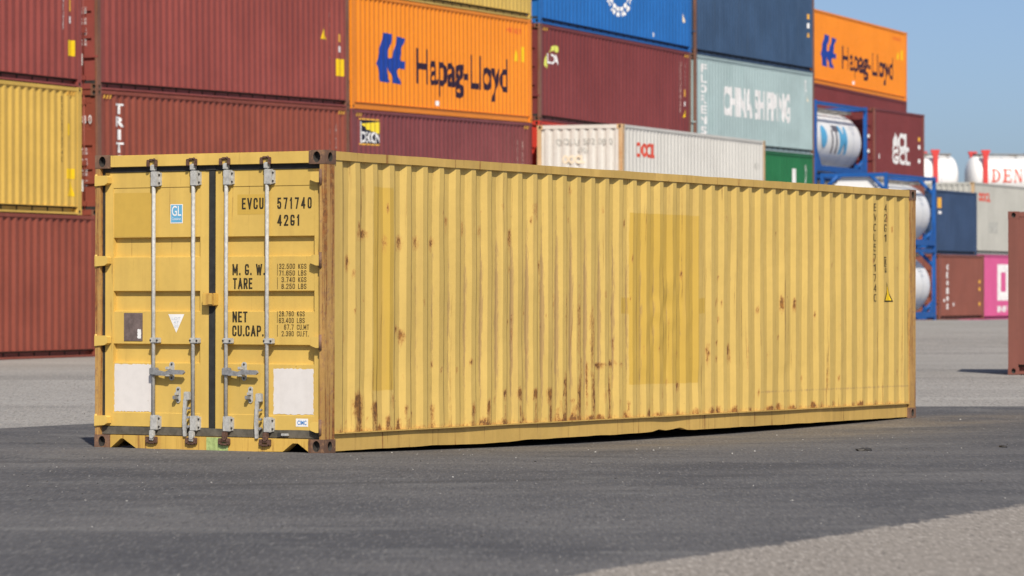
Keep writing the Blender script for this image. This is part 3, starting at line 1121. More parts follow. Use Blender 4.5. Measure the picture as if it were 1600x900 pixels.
# --- second bay
s = Stack(-8.49, 75.7, 22.6, 0.0, 0.18)
t = s.box(HC, 'brown', 'dark red container at the foot of the second stack, behind the yellow container', shift=0.8)
t = s.box(STD, 'redbrown', 'red brown container with tall white letters running down its left end', post='rustpost')
vtext(t, 'TRITON', M['white_mark'], 0.80, 1.14, 5.23 - 2.9, 3.62 - 2.9, L40, 0.03)
vtext(t, 'TRIU8421768', M['dim_mark'], 11.12, 11.20, 2.2, 0.7, L40, 0.0)
vtext(t, '42G1', M['dim_mark'], 11.48, 11.56, 2.2, 0.9, L40, 0.0)
mark(t, RECT, M['warn_orange'], (11.50, 11.66, 0.45, 0.75), 'side', L40, name='warning_sticker')
hazard(t, L40, STD)
door_marks(t, STD, '1768', '42G1')
t = s.box(HC, 'maroon', 'large maroon container left of the orange one, small yellow plate at its right end', post='rustpost')
mark(t, RECT, M['warn_yellow'], (11.55, 11.93, 6.22 - 5.5, 6.62 - 5.5), 'side', L40, name='warning_sticker')
mark(t, [[(0, 0), (1, 0), (0.3, 1)]], M['warn_yellow'], (10.72, 11.02, 7.05 - 5.5, 7.30 - 5.5), 'side', L40, name='warning_sticker')
vtext(t, 'TRIU4421767', M['dim_mark'], 11.12, 11.20, 2.3, 0.95, L40, 0.0)
mark(t, RECT, M['white_mark'], (11.62, 11.80, 1.28, 1.42), 'side', L40, name='label_plate')
mark(t, RECT, M['warn_orange'], (11.62, 11.80, 1.52, 1.70), 'side', L40, name='warning_sticker')
door_marks(t, HC, '2176', '45G1')

# --- third bay
s = Stack(-3.76, 87.2, 20.8, 0.17, 0.34)
t = s.box(HC, 'winered', 'maroon container at the foot of the third stack, behind the yellow container')
t = s.box(STD, 'maroon2', 'plum maroon container under the front orange one, yellow and white lamp emblem on it')
z0 = 4.68 - 2.9
bx = (0.50, 1.72, z0, z0 + 0.56)
mark(t, RECT, M['navy_mark'], bx, 'side', L40, 0.004, 'emblem')
mark(t, [[(.05, .86), (1, .96), (1, .52), (.3, .68)]], M['yellow_mark'], (0.62, 1.72, z0 + .24, z0 + .54), 'side', L40, 0.007, 'emblem')
mark(t, RECT, M['white_mark'], (0.50, 0.58, z0, z0 + .52), 'side', L40, 0.007, 'emblem')
mark(t, 'DECON', M['white_mark'], (0.62, 1.72, z0 + .02, z0 + .29), 'side', L40, 0.007, weight=0.035)
for q in (0.0, 0.60):
    mark(t, RECT, M['warn_orange'], (0.47, 1.75, z0 + q - .035, z0 + q), 'side', L40, 0.005, 'emblem')
vtext(t, 'GATU8421768', M['dim_mark'], 11.05, 11.13, 2.1, 0.5, L40, 0.0)
vtext(t, '42G1', M['dim_mark'], 11.50, 11.58, 2.1, 0.9, L40, 0.0)
mark(t, RECT, M['warn_orange'], (11.5, 11.66, 0.5, 0.8), 'side', L40, name='warning_sticker')
hazard(t, L40, STD)
t = s.box(2.75, 'orange', 'big orange container over the plum maroon one, blue emblem and long dark lettering', post='orange')
hl_livery(t, L40, 2.75)
t = s.box(STD, 'dulyellow', 'dull yellow container on top of the front orange one')

# --- fourth bay
s = Stack(0.7246, 99.2, 22.4, 0.3, 0.22)
t = s.box(2.72, 'brown', 'brown container at the foot of the fourth stack, behind the off white one')
t = s.box(2.90, 'red', 'bright red container, only a strip showing beside the off white one')
t = s.box(2.63, 'winered', 'wine red container with a small lime crescent emblem at its top left', post='rustpost')
z1 = 8.55 - 5.92
mark(t, [[(.28, .30), (.15, .18), (.0, .30), (.03, .52), (.12, .70), (.13, .45), (.22, .38)][::-1],
         [(.30, .72), (.45, .90), (.72, 1.0), (.95, .95), (1.0, .80), (.85, .76), (.70, .82), (.5, .78)][::-1]],
     M['green_mark'], (0.42, 1.45, 1.42, 2.12), 'side', L40, 0.004, 'emblem')
mark(t, 'LOA', M['white_mark'], (0.66, 1.40, 1.58, 1.86), 'side', L40, 0.006, weight=0.03)
vtext(t, 'UESU8421', M['dim_mark'], 11.25, 11.33, 2.3, 0.75, L40, 0.0)
vtext(t, '42G1', M['dim_mark'], 11.62, 11.70, 2.3, 1.3, L40, 0.0)
mark(t, RECT, M['warn_orange'], (11.60, 11.75, 1.28, 1.48), 'side', L40, name='warning_sticker')
mark(t, RECT, M['white_mark'], (11.60, 11.75, 1.0, 1.12), 'side', L40, name='label_plate')
mark(t, TRI, M['warn_yellow'], (11.55, 11.80, 0.66, 0.90), 'side', L40, name='warning_sticker')
hazard(t, L40, 2.63)
t = s.box(STD, 'blue', 'bright blue container with a white segmented ring, above the wine red one', rail='blue')
ring = []
for k in range(14):
    for ra, rb in ((.34, .43), (.46, .56)):
        a, b2 = 2 * math.pi * k / 14, 2 * math.pi * (k + .72) / 14
        ring.append([(.5 + ra * math.cos(a), .5 + ra * math.sin(a)), (.5 + rb * math.cos(a), .5 + rb * math.sin(a)),
                     (.5 + rb * math.cos(b2), .5 + rb * math.sin(b2)), (.5 + ra * math.cos(b2), .5 + ra * math.sin(b2))])
mark(t, ring, M['white_mark'], (5.05, 7.15, 0.62, 2.0), 'side', L40, name='emblem')
mark(t, RECT, M['white_mark'], (8.85, 9.05, 0.25, 0.37), 'side', L40, name='label_plate')
mark(t, TRI, M['cream_mark'], (11.40, 11.65, 0.86, 1.14), 'side', L40, name='warning_sticker')

# --- fifth bay
s = Stack(5.54, 111.0, 21.8, 0.28, 0.36)
t = s.box(2.60, 'brown', 'brown container at the foot of the fifth stack, below the green one')
t = s.box(2.86, 'green', 'green container below the pale teal one, small white mark on its side', post='rustpost')
mark(t, RECT, M['white_mark'], (9.75, 10.2, 1.85, 2.36), 'side', L40, name='label_plate')
vtext(t, 'EMCU1142', M['white_mark'], 11.25, 11.33, 2.5, 1.6, L40, 0.0)
t = s.box(2.72, 'teal', 'pale teal container with broad white lettering, rusty post at its left end', post='rustpost')
zb = 5.46
mark(t, 'CHINA SHIPPING', M['white_mark'], (2.72, 9.62, 6.42 - zb, 7.36 - zb), 'side', L40, weight=0.04)
vtext(t, 'FLORENS', M['white_mark'], 0.55, 1.12, 7.92 - zb, 5.72 - zb, L40, 0.03)
vtext(t, '42G1', M['white_mark'], 11.10, 11.35, 2.45, 1.9, L40, 0.0)
mark(t, TRI, M['cream_mark'], (11.35, 11.60, 1.75, 2.05), 'side', L40, name='warning_sticker')
t = s.box(STD, 'slate', 'dark slate blue container on top of the pale teal one', post='rustpost')
for k, z in enumerate((1.75, 1.45, 1.15)):
    mark(t, RECT if k < 2 else TRI, M['warn_orange'] if k != 1 else M['white_mark'], (11.50, 11.68, z, z + .17), 'side', L40, name='warning_sticker')

# --- the off white pair in front of them, blank end towards us
s = Stack(2.93, 97.6, 22.0, 0.3, 0.3)
t = s.box(2.73, 'greywhite', 'grey white container under the off white one, behind the yellow container', door=False)
t = s.box(2.73, 'white', 'off white container with rusty tan corner posts and red lettering, blank end showing', door=False, post='tanpost')
mark(t, 'OOCL', M['red_mark'], (1.10, 2.62, 4.62 - 2.73, 5.02 - 2.73), 'side', L40, weight=0.045)
mark(t, 'OOLU 502 00 0', M['grey_mark'], (1.90, 0.28, 4.93 - 2.73, 5.09 - 2.73), 'end', base=0.02, off=0.006)
mark(t, '45G1', M['grey_mark'], (1.28, 0.98, 4.72 - 2.73, 4.85 - 2.73), 'end', base=0.02, off=0.006)
mark(t, 'OOCL', M['cream_mark'], (1.72, 1.08, 4.42 - 2.73, 4.65 - 2.73), 'end', base=0.02, off=0.006, weight=0.06)
mark(t, '45G1', M['grey_mark'], (11.25, 11.60, 1.85, 2.05), 'side', L40)


# ------------------------------------------------------------------ tank containers
def tank(mtx, label, frame_mat, L=L20, group='tank containers at the right', collar=0.0, panel=False):
    W, H = W0, STD
    t = thing('tank_container', label, 'tank container', mtx, group)

    def body():
        b = MB()
        cy, cz, Rr = W / 2, 1.25, 1.08
        xa, xb = 0.13, L - 0.13
        dm, pe = (0.55, 0.75) if collar else (0.30, 0.40)
        pr = [(xa + dm * (1 - math.cos(math.pi / 2 * k / 8) ** pe), Rr * math.sin(math.pi / 2 * k / 8) ** pe) for k in range(9)]
        pr += [(xb - dm * (1 - math.cos(math.pi / 2 * k / 8) ** pe), Rr * math.sin(math.pi / 2 * k / 8) ** pe) for k in range(8, -1, -1)]
        n = 48
        for (x0, r0), (x1, r1) in zip(pr, pr[1:]):
            for k in range(n):
                a, c = 2 * math.pi * k / n, 2 * math.pi * (k + 1) / n
                q = [(x0, cy + r0 * math.cos(a), cz + r0 * math.sin(a)), (x0, cy + r0 * math.cos(c), cz + r0 * math.sin(c)),
                     (x1, cy + r1 * math.cos(c), cz + r1 * math.sin(c)), (x1, cy + r1 * math.cos(a), cz + r1 * math.sin(a))]
                if r0 < 1e-4:
                    q = [q[0], q[2], q[3]]
                elif r1 < 1e-4:
                    q = q[:3]
                b.face(q, 0)
        me = b.mesh('tank_shell', False)
        bm = bmesh.new()
        bm.from_mesh(me)
        bmesh.ops.remove_doubles(bm, verts=bm.verts[:], dist=0.0005)
        bmesh.ops.recalc_face_normals(bm, faces=bm.faces[:])
        bm.to_mesh(me)
        bm.free()
        for p in me.polygons:
            p.use_smooth = True
        return me
    sh = link('tank_shell', cached(('tank', L, collar > 0), body), STK['tankwhite'], t)

    def bands():
        b = MB()
        for f in (0.2, 0.4, 0.6, 0.8):
            x = L * f
            b.cyl((x - .02, W / 2, 1.25), (x + .02, W / 2, 1.25), 1.086, n=48, caps=False)
        return b.mesh('cladding_band', False)
    link('cladding_band', cached(('bands', L), bands), M['pale_ink'], sh)
    if not collar:
        def endf():
            b = MB()
            for y in (0, W - .12):
                b.box(0, .14, y, y + .12, 0.0, H)
            b.box(0.01, .13, .12, W - .12, H - .14, H - .01)
            b.box(0.01, .13, .12, W - .12, 0.02, .17)
            for (ya, yb) in ((.10, .62), (W - .10, W - .62)):
                if panel:
                    b.beam((.07, ya, H - .62), (.07, yb, H - .10), .13)
                b.beam((.07, ya, .62), (.07, yb, .12), .13)
            for y in (.40, W - .48):
                b.box(0.02, .12, y, y + .08, .17, .55)
            b.cyl((.14, W / 2, 1.24), (.45, W / 2, 1.24), .62, .98, n=32, caps=False)
            return b.mesh('end_frame', False)
        for s_ in (0, 1):
            o = link('end_frame', cached(('endf', panel), endf), frame_mat, t, (L if s_ else 0, W if s_ else 0, 0))
            if s_:
                o.rotation_euler = (0, 0, math.pi)

        def siderail():
            b = MB()
            b.box(.14, L - .14, 0.0, .10, H - .15, H - .03)
            b.box(.14, L - .14, 0.0, .12, 0.10, .30)
            for (xa, xb) in ((.14, .75), (L - .14, L - .75)):
                b.prism([(xa, .30), (xb, .30), (xa, 1.0)], 'y', .03, .05)
            return b.mesh('side_rail', False)
        for s_ in (0, 1):
            o = link('side_rail', cached(('srail', L), siderail), frame_mat, t, (L if s_ else 0, W if s_ else 0, 0))
            if s_:
                o.rotation_euler = (0, 0, math.pi)
    else:
        def collarf():
            b = MB()
            for y in (0.0, W - .16):
                b.box(collar, collar + .24, y, y + .16, 0.0, H - .402)
                b.prism([(collar + q, H - r) for q, r in ((-.10, 0), (.36, 0), (.36, .12), (.30, .15), (.24, .40), (0, .40), (-.05, .15), (-.10, .12))], 'y', y - .004, y + .14)
            b.box(collar + .02, collar + .23, .16, W - .16, 0.02, .20)
            return b.mesh('end_frame', False)
        for s_ in (0, 1):
            o = link('end_frame', cached(('collar', collar), collarf), frame_mat, t, (L - .0 if s_ else 0, W if s_ else 0, 0))
            if s_:
                o.rotation_euler = (0, 0, math.pi)

    if panel:
        b = MB()
        b.prism([(.74, .17), (W - .74, .17), (W - .20, .72), (W - .20, H - .72), (W - .74, H - .14), (.74, H - .14), (.20, H - .72), (.20, .72)], 'x', .15, .20)
        link('end_panel', b.mesh('end_panel'), STK['tankwhite'], t)

    def walk():
        b = MB()
        b.box(.5, L - .5, W / 2 - .32, W / 2 + .32, H - .22, H - .16)
        for i in range(5):
            x = .7 + i * (L - 1.4) / 4
            b.box(x - .03, x + .03, W / 2 - .8, W / 2 + .8, H - .30, H - .22)
        b.box(.6, L - .6, .45, .50, H - .26, H - .20)
        b.cyl((L * .5, W / 2, H - .4), (L * .5, W / 2, H - .05), .26, n=20)
        b.cyl((L * .36, W / 2 - .2, H - .4), (L * .36, W / 2 - .2, H - .06), .10, n=12)
        return b.mesh('walkway', False)
    link('walkway', cached(('walk', L), walk), STK['grating'], t)

    def valve():
        b = MB()
        b.box(L - .34, L - .16, W * .38, W * .62, .18, .62, bev=.02)
        b.cyl((L - .14, W / 2, .40), (L - .02, W / 2, .40), .07, n=12)
        return b.mesh('valve_box', False)
    link('valve_box', cached(('valve', L), valve), STK['grating'], t)
    return t


def tank_mark(t, src, mat, x0, x1, z0, z1, name='lettering', weight=0.0):
    """lettering wrapped on the round shell"""
    if isinstance(src, str):
        bm = bmesh.new()
        bm.from_mesh(text_mesh(src, weight))
    else:
        bm = poly_bm(src)
    xs = [q.co.x for q in bm.verts]
    ys = [q.co.y for q in bm.verts]
    xa, xb, ya, yb = min(xs), max(xs), min(ys), max(ys)
    for q in bm.verts:
        q.co = Vector((x0 + (q.co.x - xa) / (xb - xa) * (x1 - x0), 0, z0 + (q.co.y - ya) / (yb - ya) * (z1 - z0)))
    n = 14
    for k in range(1, n):
        bmesh.ops.bisect_plane(bm, geom=bm.verts[:] + bm.edges[:] + bm.faces[:], plane_co=(0, 0, z0 + (z1 - z0) * k / n), plane_no=(0, 0, 1))
    for q in bm.verts:
        d = q.co.z - 1.25
        q.co.y = W0 / 2 - math.sqrt(max(0.0, 1.095 ** 2 - d * d))
    me = bpy.data.meshes.new(name)
    bm.to_mesh(me)
    bm.free()
    return link(name, me, mat, t)


# front tank stack, end frame towards us
B0 = frame((13.05, 128.0, 0.25), R(22.8))
ta1 = tank(B0, 'white tank in a blue frame standing on the ground, under a second tank', STK['tankblue'], panel=True)
ta2 = tank(B0 @ Matrix.Translation((0, 0, 2.595)), 'white tank in a blue frame, stacked on the ground level tank beside the navy container', STK['tankblue'], panel=True)
# row behind: plain stack, then the lettered tank on top
B1 = frame((10.68, 129.3, 0.25), R(22.8))
tank(B1, 'blue framed tank at the foot of the rear tank stack', STK['tankblue'])
tank(B1 @ Matrix.Translation((0, 0, 2.595)), 'blue framed tank under the lettered tank in the rear stack', STK['tankblue'])
ta3 = tank(B1 @ Matrix.Translation((0, 0, 5.19)), 'white tank with cyan disc and dark lettering, topmost of the blue framed tanks', STK['tankblue'])
tank_mark(ta3, [[(.5 + .5 * math.cos(2 * math.pi * k / 20), .5 + .5 * math.sin(2 * math.pi * k / 20)) for k in range(20)]], M['cyan_mark'], 1.0, 1.70, 0.95, 1.75, 'emblem')
tank_mark(ta3, 'I', M['grey_ink'], 2.27, 2.42, 0.78, 1.62, weight=0.02)
tank_mark(ta3, 'T', M['grey_ink'], 2.50, 3.15, 0.78, 1.80, weight=0.03)
tank_mark(ta3, 'M', M['cyan_mark'], 3.18, 4.05, 0.78, 1.80, weight=0.04)
for ta_ in (ta1, ta2, ta3):
    tank_mark(ta_, 'UN 1866', M['pale_ink'], 4.6, 5.2, 1.72, 1.86)
    tank_mark(ta_, '22T6', M['pale_ink'], 4.7, 5.1, 1.55, 1.66)

# dark red box on the tanks' rear row
s = Stack(13.30, 135.1, 24.0, 0.25, 0.25)
s.box(STD, 'brown', 'brown container at the foot of the stack behind the blue framed tanks', L=L20)
s.box(STD, 'brown', 'brown container in the middle of the stack behind the blue framed tanks', L=L20)
t = s.box(STD, 'winered', 'short dark red container beside the lettered tank, white lettering in two rows', L=L20, post='brown')
mark(t, 'ACL', M['white_mark'], (2.15, 4.15, 1.10, 1.78), 'side', L20, weight=0.05)
mark(t, 'GCL', M['white_mark'], (2.15, 4.35, 0.60, 1.16), 'side', L20, weight=0.05)
mark(t, RECT, M['white_mark'], (0.55, 0.72, 0.75, 0.92), 'side', L20, name='label_plate')
for k, z in enumerate((1.55, 1.25, 0.72)):
    mark(t, RECT, M['warn_orange'] if k == 0 else M['white_mark'], (5.35, 5.55, z, z + .15), 'side', L20, name='label_plate')
for z in (1.5, 0.95):
    mark(t, RECT, M['white_mark'], (0.30, 0.20, z, z + .12), 'end', name='label_plate')

# rear orange box
s = Stack(10.84, 135.5, 23.5, 0.33, 0.15)
s.box(HC, 'maroon2', 'maroon container at the foot of the rear stack below the second orange box')
s.box(HC, 'maroon2', 'maroon container in the middle of the rear stack below the second orange box')
s.box(HC, 'winered', 'dark red container just under the rear orange one, partly hidden by the lettered tank')
t = s.box(2.75, 'orange', 'orange container high at the skyline, blue emblem and dark lettering, farthest of the two', post='orange')
hl_livery(t, L40, 2.75)

# --- right-hand side, far
s = Stack(16.73, 144.0, 24.0, 0.15, 0.15)
t = s.box(STD, 'brown', 'short brown container on the ground right of the tanks, white upright stripe of letters', L=L20)
vtext(t, 'CRONOS', M['white_mark'], 1.0, 1.28, 2.2, 0.35, L20, 0.06)
mark(t, RECT, M['white_mark'], (1.85, 2.05, 0.55, 0.68), 'side', L20, name='label_plate')
mark(t, RECT, M['white_mark'], (0.62, 0.75, 0.72, 0.82), 'side', L20, name='label_plate')
vtext(t, 'CRXU2274', M['dim_mark'], 5.0, 5.08, 2.2, 0.6, L20, 0.0)
for z in (1.45, 1.15, 0.55):
    mark(t, RECT, M['warn_orange'], (5.4, 5.52, z, z + .13), 'side', L20, name='warning_sticker')
s = Stack(17.62, 153.0, 23.5, 0.1, 0.1)
s.box(2.70, 'brown', 'brown container hidden behind the short brown one, under the navy one', L=L20)
t = s.box(2.71, 'navy', 'short navy container behind the brown one, orange square near its left edge', L=L20)
mark(t, RECT, M['warn_orange'], (0.25, 0.95, 1.95, 2.38), 'side', L20, name='emblem')
mark(t, RECT, M['white_mark'], (0.45, 0.90, 1.70, 1.82), 'side', L20, name='emblem')
vtext(t, 'CAXU3321', M['dim_mark'], 5.3, 5.38, 1.6, 0.8, L20, 0.0)
s = Stack(20.2, 161.0, 23.0, 0.0, 0.0)
t = s.box(HC, 'pink', 'bright pink container on the ground at the right, white block letters', door=False)
mark(t, [[(0, 0), (.3, 0), (.3, 1), (0, 1)], [(.7, 0), (1, 0), (1, 1), (.7, 1)], [(.3, 0), (.7, 0), (.7, .24), (.3, .24)], [(.3, .78), (.7, .78), (.7, 1), (.3, 1)]],
     M['white_mark'], (4.0, 5.9, 0.85, 2.47), 'side', L40, name='emblem')
mark(t, 'NE', M['white_mark'], (6.3, 9.6, 0.85, 2.47), 'side', L40, weight=0.06)
mark(t, 'INFINITE', M['white_mark'], (4.0, 8.0, 0.33, 0.60), 'side', L40, weight=0.02)
t = s.box(3.15, 'greywhite', 'grey white container on the pink one, small red lettering, rusty corner post', door=False, post='tanpost')
mark(t, 'OOCL', M['red_mark'], (0.88, 2.72, 5.22 - 2.9, 5.62 - 2.9), 'side', L40, weight=0.045)
mark(t, RECT, M['grey_mark'], (2.6, 3.9, 0.95, 1.45), 'side', L40, name='faded_patch')

# --- red framed tanks behind it, on a row of boxes
TF = 80.0
for (X, D, lab1, lab2) in ((17.05, 189.1, 'grey container under the plain white tank in the far row', 'upper grey container under the plain white tank'),
                           (23.6, 190.2, 'grey container under the red lettered tank in the far row', 'upper grey container under the red lettered tank')):
    s = Stack(X, D, TF, 0.0, 0.0)
    s.box(HC, 'greywhite', lab1, L=L20 if X < 20 else L40)
    s.box(HC, 'greywhite', lab2, L=L20 if X < 20 else L40)
tr1 = tank(frame((17.45, 189.1, 5.96), R(TF)), 'plain white tank end with a red collar post, left of the red lettered tank', STK['tankred'], collar=1.45)
tr2 = tank(frame((23.75, 190.2, 5.96), R(TF)), 'large white tank with a red collar post and red serif letters', STK['tankred'], L=9.1, collar=0.65)


def serif(ch):
    p = []
    q = lambda a, b, c, d: p.append([(a, c), (b, c), (b, d), (a, d)])
    if ch == 'D':
        q(.0, .34, 0, .09); q(.0, .34, .91, 1); q(.10, .30, .09, .91)
        o = [(.30 + .62 * math.cos(a), .5 + .5 * math.sin(a)) for a in [math.pi / 2 - k * math.pi / 10 for k in range(11)]]
        i = [(.30 + .42 * math.cos(a), .5 + .41 * math.sin(a)) for a in [math.pi / 2 - k * math.pi / 10 for k in range(11)]]
        for k in range(10):
            p.append([o[k], o[k + 1], i[k + 1], i[k]])
    elif ch == 'E':
        q(.0, .85, 0, .10); q(.0, .85, .90, 1); q(.12, .34, .10, .90); q(.34, .62, .46, .56); q(.76, .85, .10, .30); q(.76, .85, .70, .90); q(.58, .66, .38, .64)
    else:
        q(.0, .30, 0, .09); q(.0, .28, .91, 1); q(.68, 1.0, .91, 1); q(.10, .18, .09, .91); q(.80, .90, .0, .91)
        p.append([(.10, .98), (.34, .98), (.90, .0), (.72, .0)])
    return p


for k, ch in enumerate('DEN'):
    tank_mark(tr2, serif(ch), M['red_mark'], 1.14 + k * 0.60, 1.60 + k * 0.60, 0.92, 1.62)

# --- near brown box at the right edge
t = thing('shipping_container', 'brown container standing alone on the ground at the right edge', 'shipping container',
          frame((7.87, 58.4, 0.035), R(99)), GRP)
shell(t, L40, STD, STK['nearbrown'], blank_end=True)

# ------------------------------------------------------------------ the yellow container in the foreground
YC = thing('shipping_container', 'rusty yellow container standing alone on the asphalt in front, its doors facing us', 'shipping container',
           frame(O_YC, TH_YC, -0.00526, -0.0015), GRP)
L, H, W = L40, STD, W0
shell(YC, L, H, M['yellow_side'], M['yellow_post'], M['yellow_rail'], M['casting_rust'], roofmat=M['yellow_rail'], skip_side=True, skip_rail=True, pw=0.05, channel=False)

# rust spots on the long side: x, z, half width, half height, run-down length, strength
SPOTS = [(0.585, 0.43, .085, .085, .16, 1.2), (0.845, 0.385, .06, .045, .10, 1.1), (0.62, 1.90, .10, .025, .05, .9), (0.41, 1.66, .03, .05, .05, .8),
         (0.56, 1.95, .03, .04, .05, .6), (1.24, 1.835, .045, .05, .05, .75), (1.52, 1.84, .045, .045, .04, .7), (1.80, 1.832, .04, .04, .04, .7),
         (1.0, 1.83, .03, .06, .05, .5), (1.20, 1.06, .05, .03, .03, .8), (1.28, 1.0, .04, .05, .03, .8), (1.13, 0.44, .04, .06, .05, .5),
         (3.05, 0.47, .04, .03, .05, .85), (3.32, 0.465, .045, .04, .06, 1.0), (3.60, 0.455, .045, .035, .05, .95), (3.88, 0.45, .05, .04, .07, 1.05),
         (3.06, 0.33, .018, .03, .14, .6), (3.33, 0.32, .02, .04, .14, .75), (3.61, 0.32, .02, .04, .14, .7), (3.89, 0.32, .022, .05, .14, .8),
         (2.76, 0.36, .035, .05, .12, .9), (2.48, 0.33, .03, .06, .1, .7), (4.20, 0.55, .05, .10, .36, .9), (4.45, 0.45, .045, .16, .26, .85), (4.72, 0.50, .04, .16, .25, .7),
         (4.86, 0.70, .10, .015, .03, .95), (5.10, 0.715, .09, .018, .03, .95), (5.08, 0.45, .035, .14, .2, .95), (5.28, 0.71, .04, .016, .02, .7),
         (4.70, 1.1, .04, .20, .5, .55), (4.44, 1.2, .04, .20, .5, .5), (4.2, 1.3, .03, .1, .5, .5), (6.47, 0.485, .06, .02, .06, 1.0), (6.15, 0.43, .03, .05, .05, .7),
         (7.62, 0.82, .035, .06, .06, .9), (7.13, 0.82, .03, .07, .08, .7), (7.35, 0.73, .025, .03, .02, .7), (8.81, 1.31, .03, .06, .04, 1.05), (9.10, 1.30, .025, .05, .04, .95),
         (8.0, 0.8, .02, .2, .2, .4), (2.05, 2.02, .03, .05, .05, .6), (2.33, 1.98, .03, .05, .05, .55), (2.62, 1.95, .03, .05, .05, .5), (3.17, 1.93, .04, .05, .1, .7), (3.7, 1.66, .03, .04, .05, .5),
         (3.6, 2.2, .06, .05, .1, .45), (4.0, 1.35, .03, .03, .2, .5), (8.4, 0.95, .02, .02, .02, .8), (8.75, 0.95, .02, .02, .02, .7), (0.35, 1.0, .03, .15, .2, .4), (2.45, 0.76, .025, .025, .02, .8),
         (2.2, 0.69, .02, .02, .02, .7), (1.93, 0.69, .02, .02, .02, .7), (11.5, 2.28, .02, .06, .06, .8), (11.6, 2.14, .02, .03, .02, .7), (4.3, 2.38, .03, .04, .05, .5)]
rr = random.Random(11)
for k in range(26):
    SPOTS.append((2.7 + k * .34 + rr.uniform(-.1, .1), 0.19 + rr.uniform(0, .03), .05, .02 + rr.uniform(0, .02), .03, rr.uniform(.4, .9)))
for k in range(2, 41):
    xe = knees_c(12.192)[1] + k * PER + 0.205
    dens = math.exp(-((xe - 4.1) / 1.5) ** 2)
    for q in range(int(1 + 5 * dens)):
        if rr.random() < 0.35 + 0.65 * dens:
            SPOTS.append((xe + rr.uniform(-.08, .04), .2 + (0.7 + 1.0 * dens) * rr.random() ** 1.6, rr.uniform(.004, .016), rr.uniform(.01, .05), rr.choice((.02, .05, .1, .4)), rr.uniform(.25, .75)))
for k in range(34):
    SPOTS.append((rr.choice((rr.gauss(1.0, .5), rr.gauss(4.5, .5))), .18 + abs(rr.gauss(0, .16)), rr.uniform(.008, .05), rr.uniform(.01, .04), rr.choice((.03, .1, .25)), rr.uniform(.3, .85)))
for k in range(70):
    SPOTS.append((rr.uniform(.3, 11.8), rr.uniform(.25, 2.3) ** 1.0, rr.uniform(.008, .02), rr.uniform(.01, .03), .03, rr.uniform(.5, .9)))


def side_yellow():
    ks = knees_c(L)[0]
    xs = []
    for a, c in zip(ks, ks[1:]):
        n = 3 if c - a > 0.05 else 1
        xs += [a + (c - a) * i / n for i in range(n)]
    xs.append(ks[-1])
    nz = 84
    z0, z1 = 0.171, H - 0.082
    zs = [z0 + (z1 - z0) * i / nz for i in range(nz + 1)]
    vs, fs, ru, sf = [], [], [], []
    for x in xs:
        loc = [s_ for s_ in SPOTS if abs(s_[0] - x) < s_[2] * 3 + .05]
        for z in zs:
            e = min(1, (z - z0) / .3, (z1 - z) / .3)
            d = dent(x, z)
            vs.append((x, WALL_Y + prof(x, L) + d * e, z))
            a = 0.0
            for (sx, sz, wx, wz, run, st) in loc:
                dx = (x - sx) / wx
                dz = z - sz
                q = (dz / wz) if dz > 0 else max(0.0, (-dz - 0.0)) / (wz + run)
                a = max(a, st * math.exp(-(dx * dx + q * q)))
            edge = max(0.0, 1 - (z - z0) / .06) * 0.35
            ru.append(min(1.2, a + edge))
            t_ = ((x - knees_c(L)[1]) % PER)
            onedge = math.exp(-((t_ - .205) / .03) ** 2) + math.exp(-((t_ - .03) / .02) ** 2) * .3
            band = math.exp(-((z - 1.15) / .75) ** 2) * math.exp(-((x - 3.9) / 1.9) ** 2) * 0.95 + 0.22
            line = 0.55 * math.exp(-((z - 0.365 - .012 * noise.noise(Vector((x * 2, 0, 3)))) / .014) ** 2) if x > 8.3 else 0.0
            sf.append(max(onedge * band, line))
    n = nz + 1
    for i in range(len(xs) - 1):
        for j in range(nz):
            a = i * n + j
            fs.append((a, a + n, a + n + 1, a + 1))
    me = bpy.data.meshes.new('side_wall')
    me.from_pydata(vs, [], fs)
    for nm, dat in (('rust', ru), ('scuff', sf)):
        at = me.attributes.new(nm, 'FLOAT', 'POINT')
        at.data.foreach_set('value', dat)
    me.update()
    return me


link('side_wall', side_yellow(), M['yellow_side'], YC)

# long rails of the near side, dented along the bottom edge
b = MB()
n = 80
tops, bots = [], []
for i in range(n + 1):
    x = 0.178 + (L - 0.356) * i / n
    d = 0.004 * noise.noise(Vector((x * 2.2, 0, 0)))
    tops.append((x, H - 0.008 + d, H - 0.082 + d * .5, 0.002 + 0.005 * noise.noise(Vector((x * 1.4, 4, 0)))))
    zb = 0.012 + 0.006 * noise.noise(Vector((x * 3, 9, 0))) + 0.028 * math.exp(-((x - 6.12) / .13) ** 2) + 0.034 * math.exp(-((x - 6.50) / .13) ** 2) - 0.012 * math.exp(-((x - 2.7) / .5) ** 2)
    bots.append((x, zb, 0.030 + 0.006 * noise.noise(Vector((x * 1.1, 2, 5))) + 0.012 * math.exp(-((x - 6.3) / .3) ** 2)))
for p, q in zip(tops, tops[1:]):
    b.face([(p[0], p[3], p[2]), (q[0], q[3], q[2]), (q[0], q[3], q[1]), (p[0], p[3], p[1])])
    b.face([(p[0], p[3], p[2]), (q[0], q[3], q[2]), (q[0], .06, q[2]), (p[0], .06, p[2])])
    b.face([(p[0], p[3], p[1]), (q[0], q[3], q[1]), (q[0], .06, q[1]), (p[0], .06, p[1])])
link('top_rail', b.mesh('top_rail'), M['yellow_rail'], YC)
b = MB()
for p, q in zip(bots, bots[1:]):
    b.face([(p[0], p[2], p[1]), (q[0], q[2], q[1]), (q[0], q[2], .160), (p[0], p[2], .160)])
    b.face([(p[0], p[2], p[1]), (q[0], q[2], q[1]), (q[0], .10, q[1]), (p[0], .10, p[1])])
b.box(0.178, L - 0.178, 0.0, 0.06, 0.161, 0.170)
link('bottom_rail', b.mesh('bottom_rail'), M['yellow_rail'], YC)

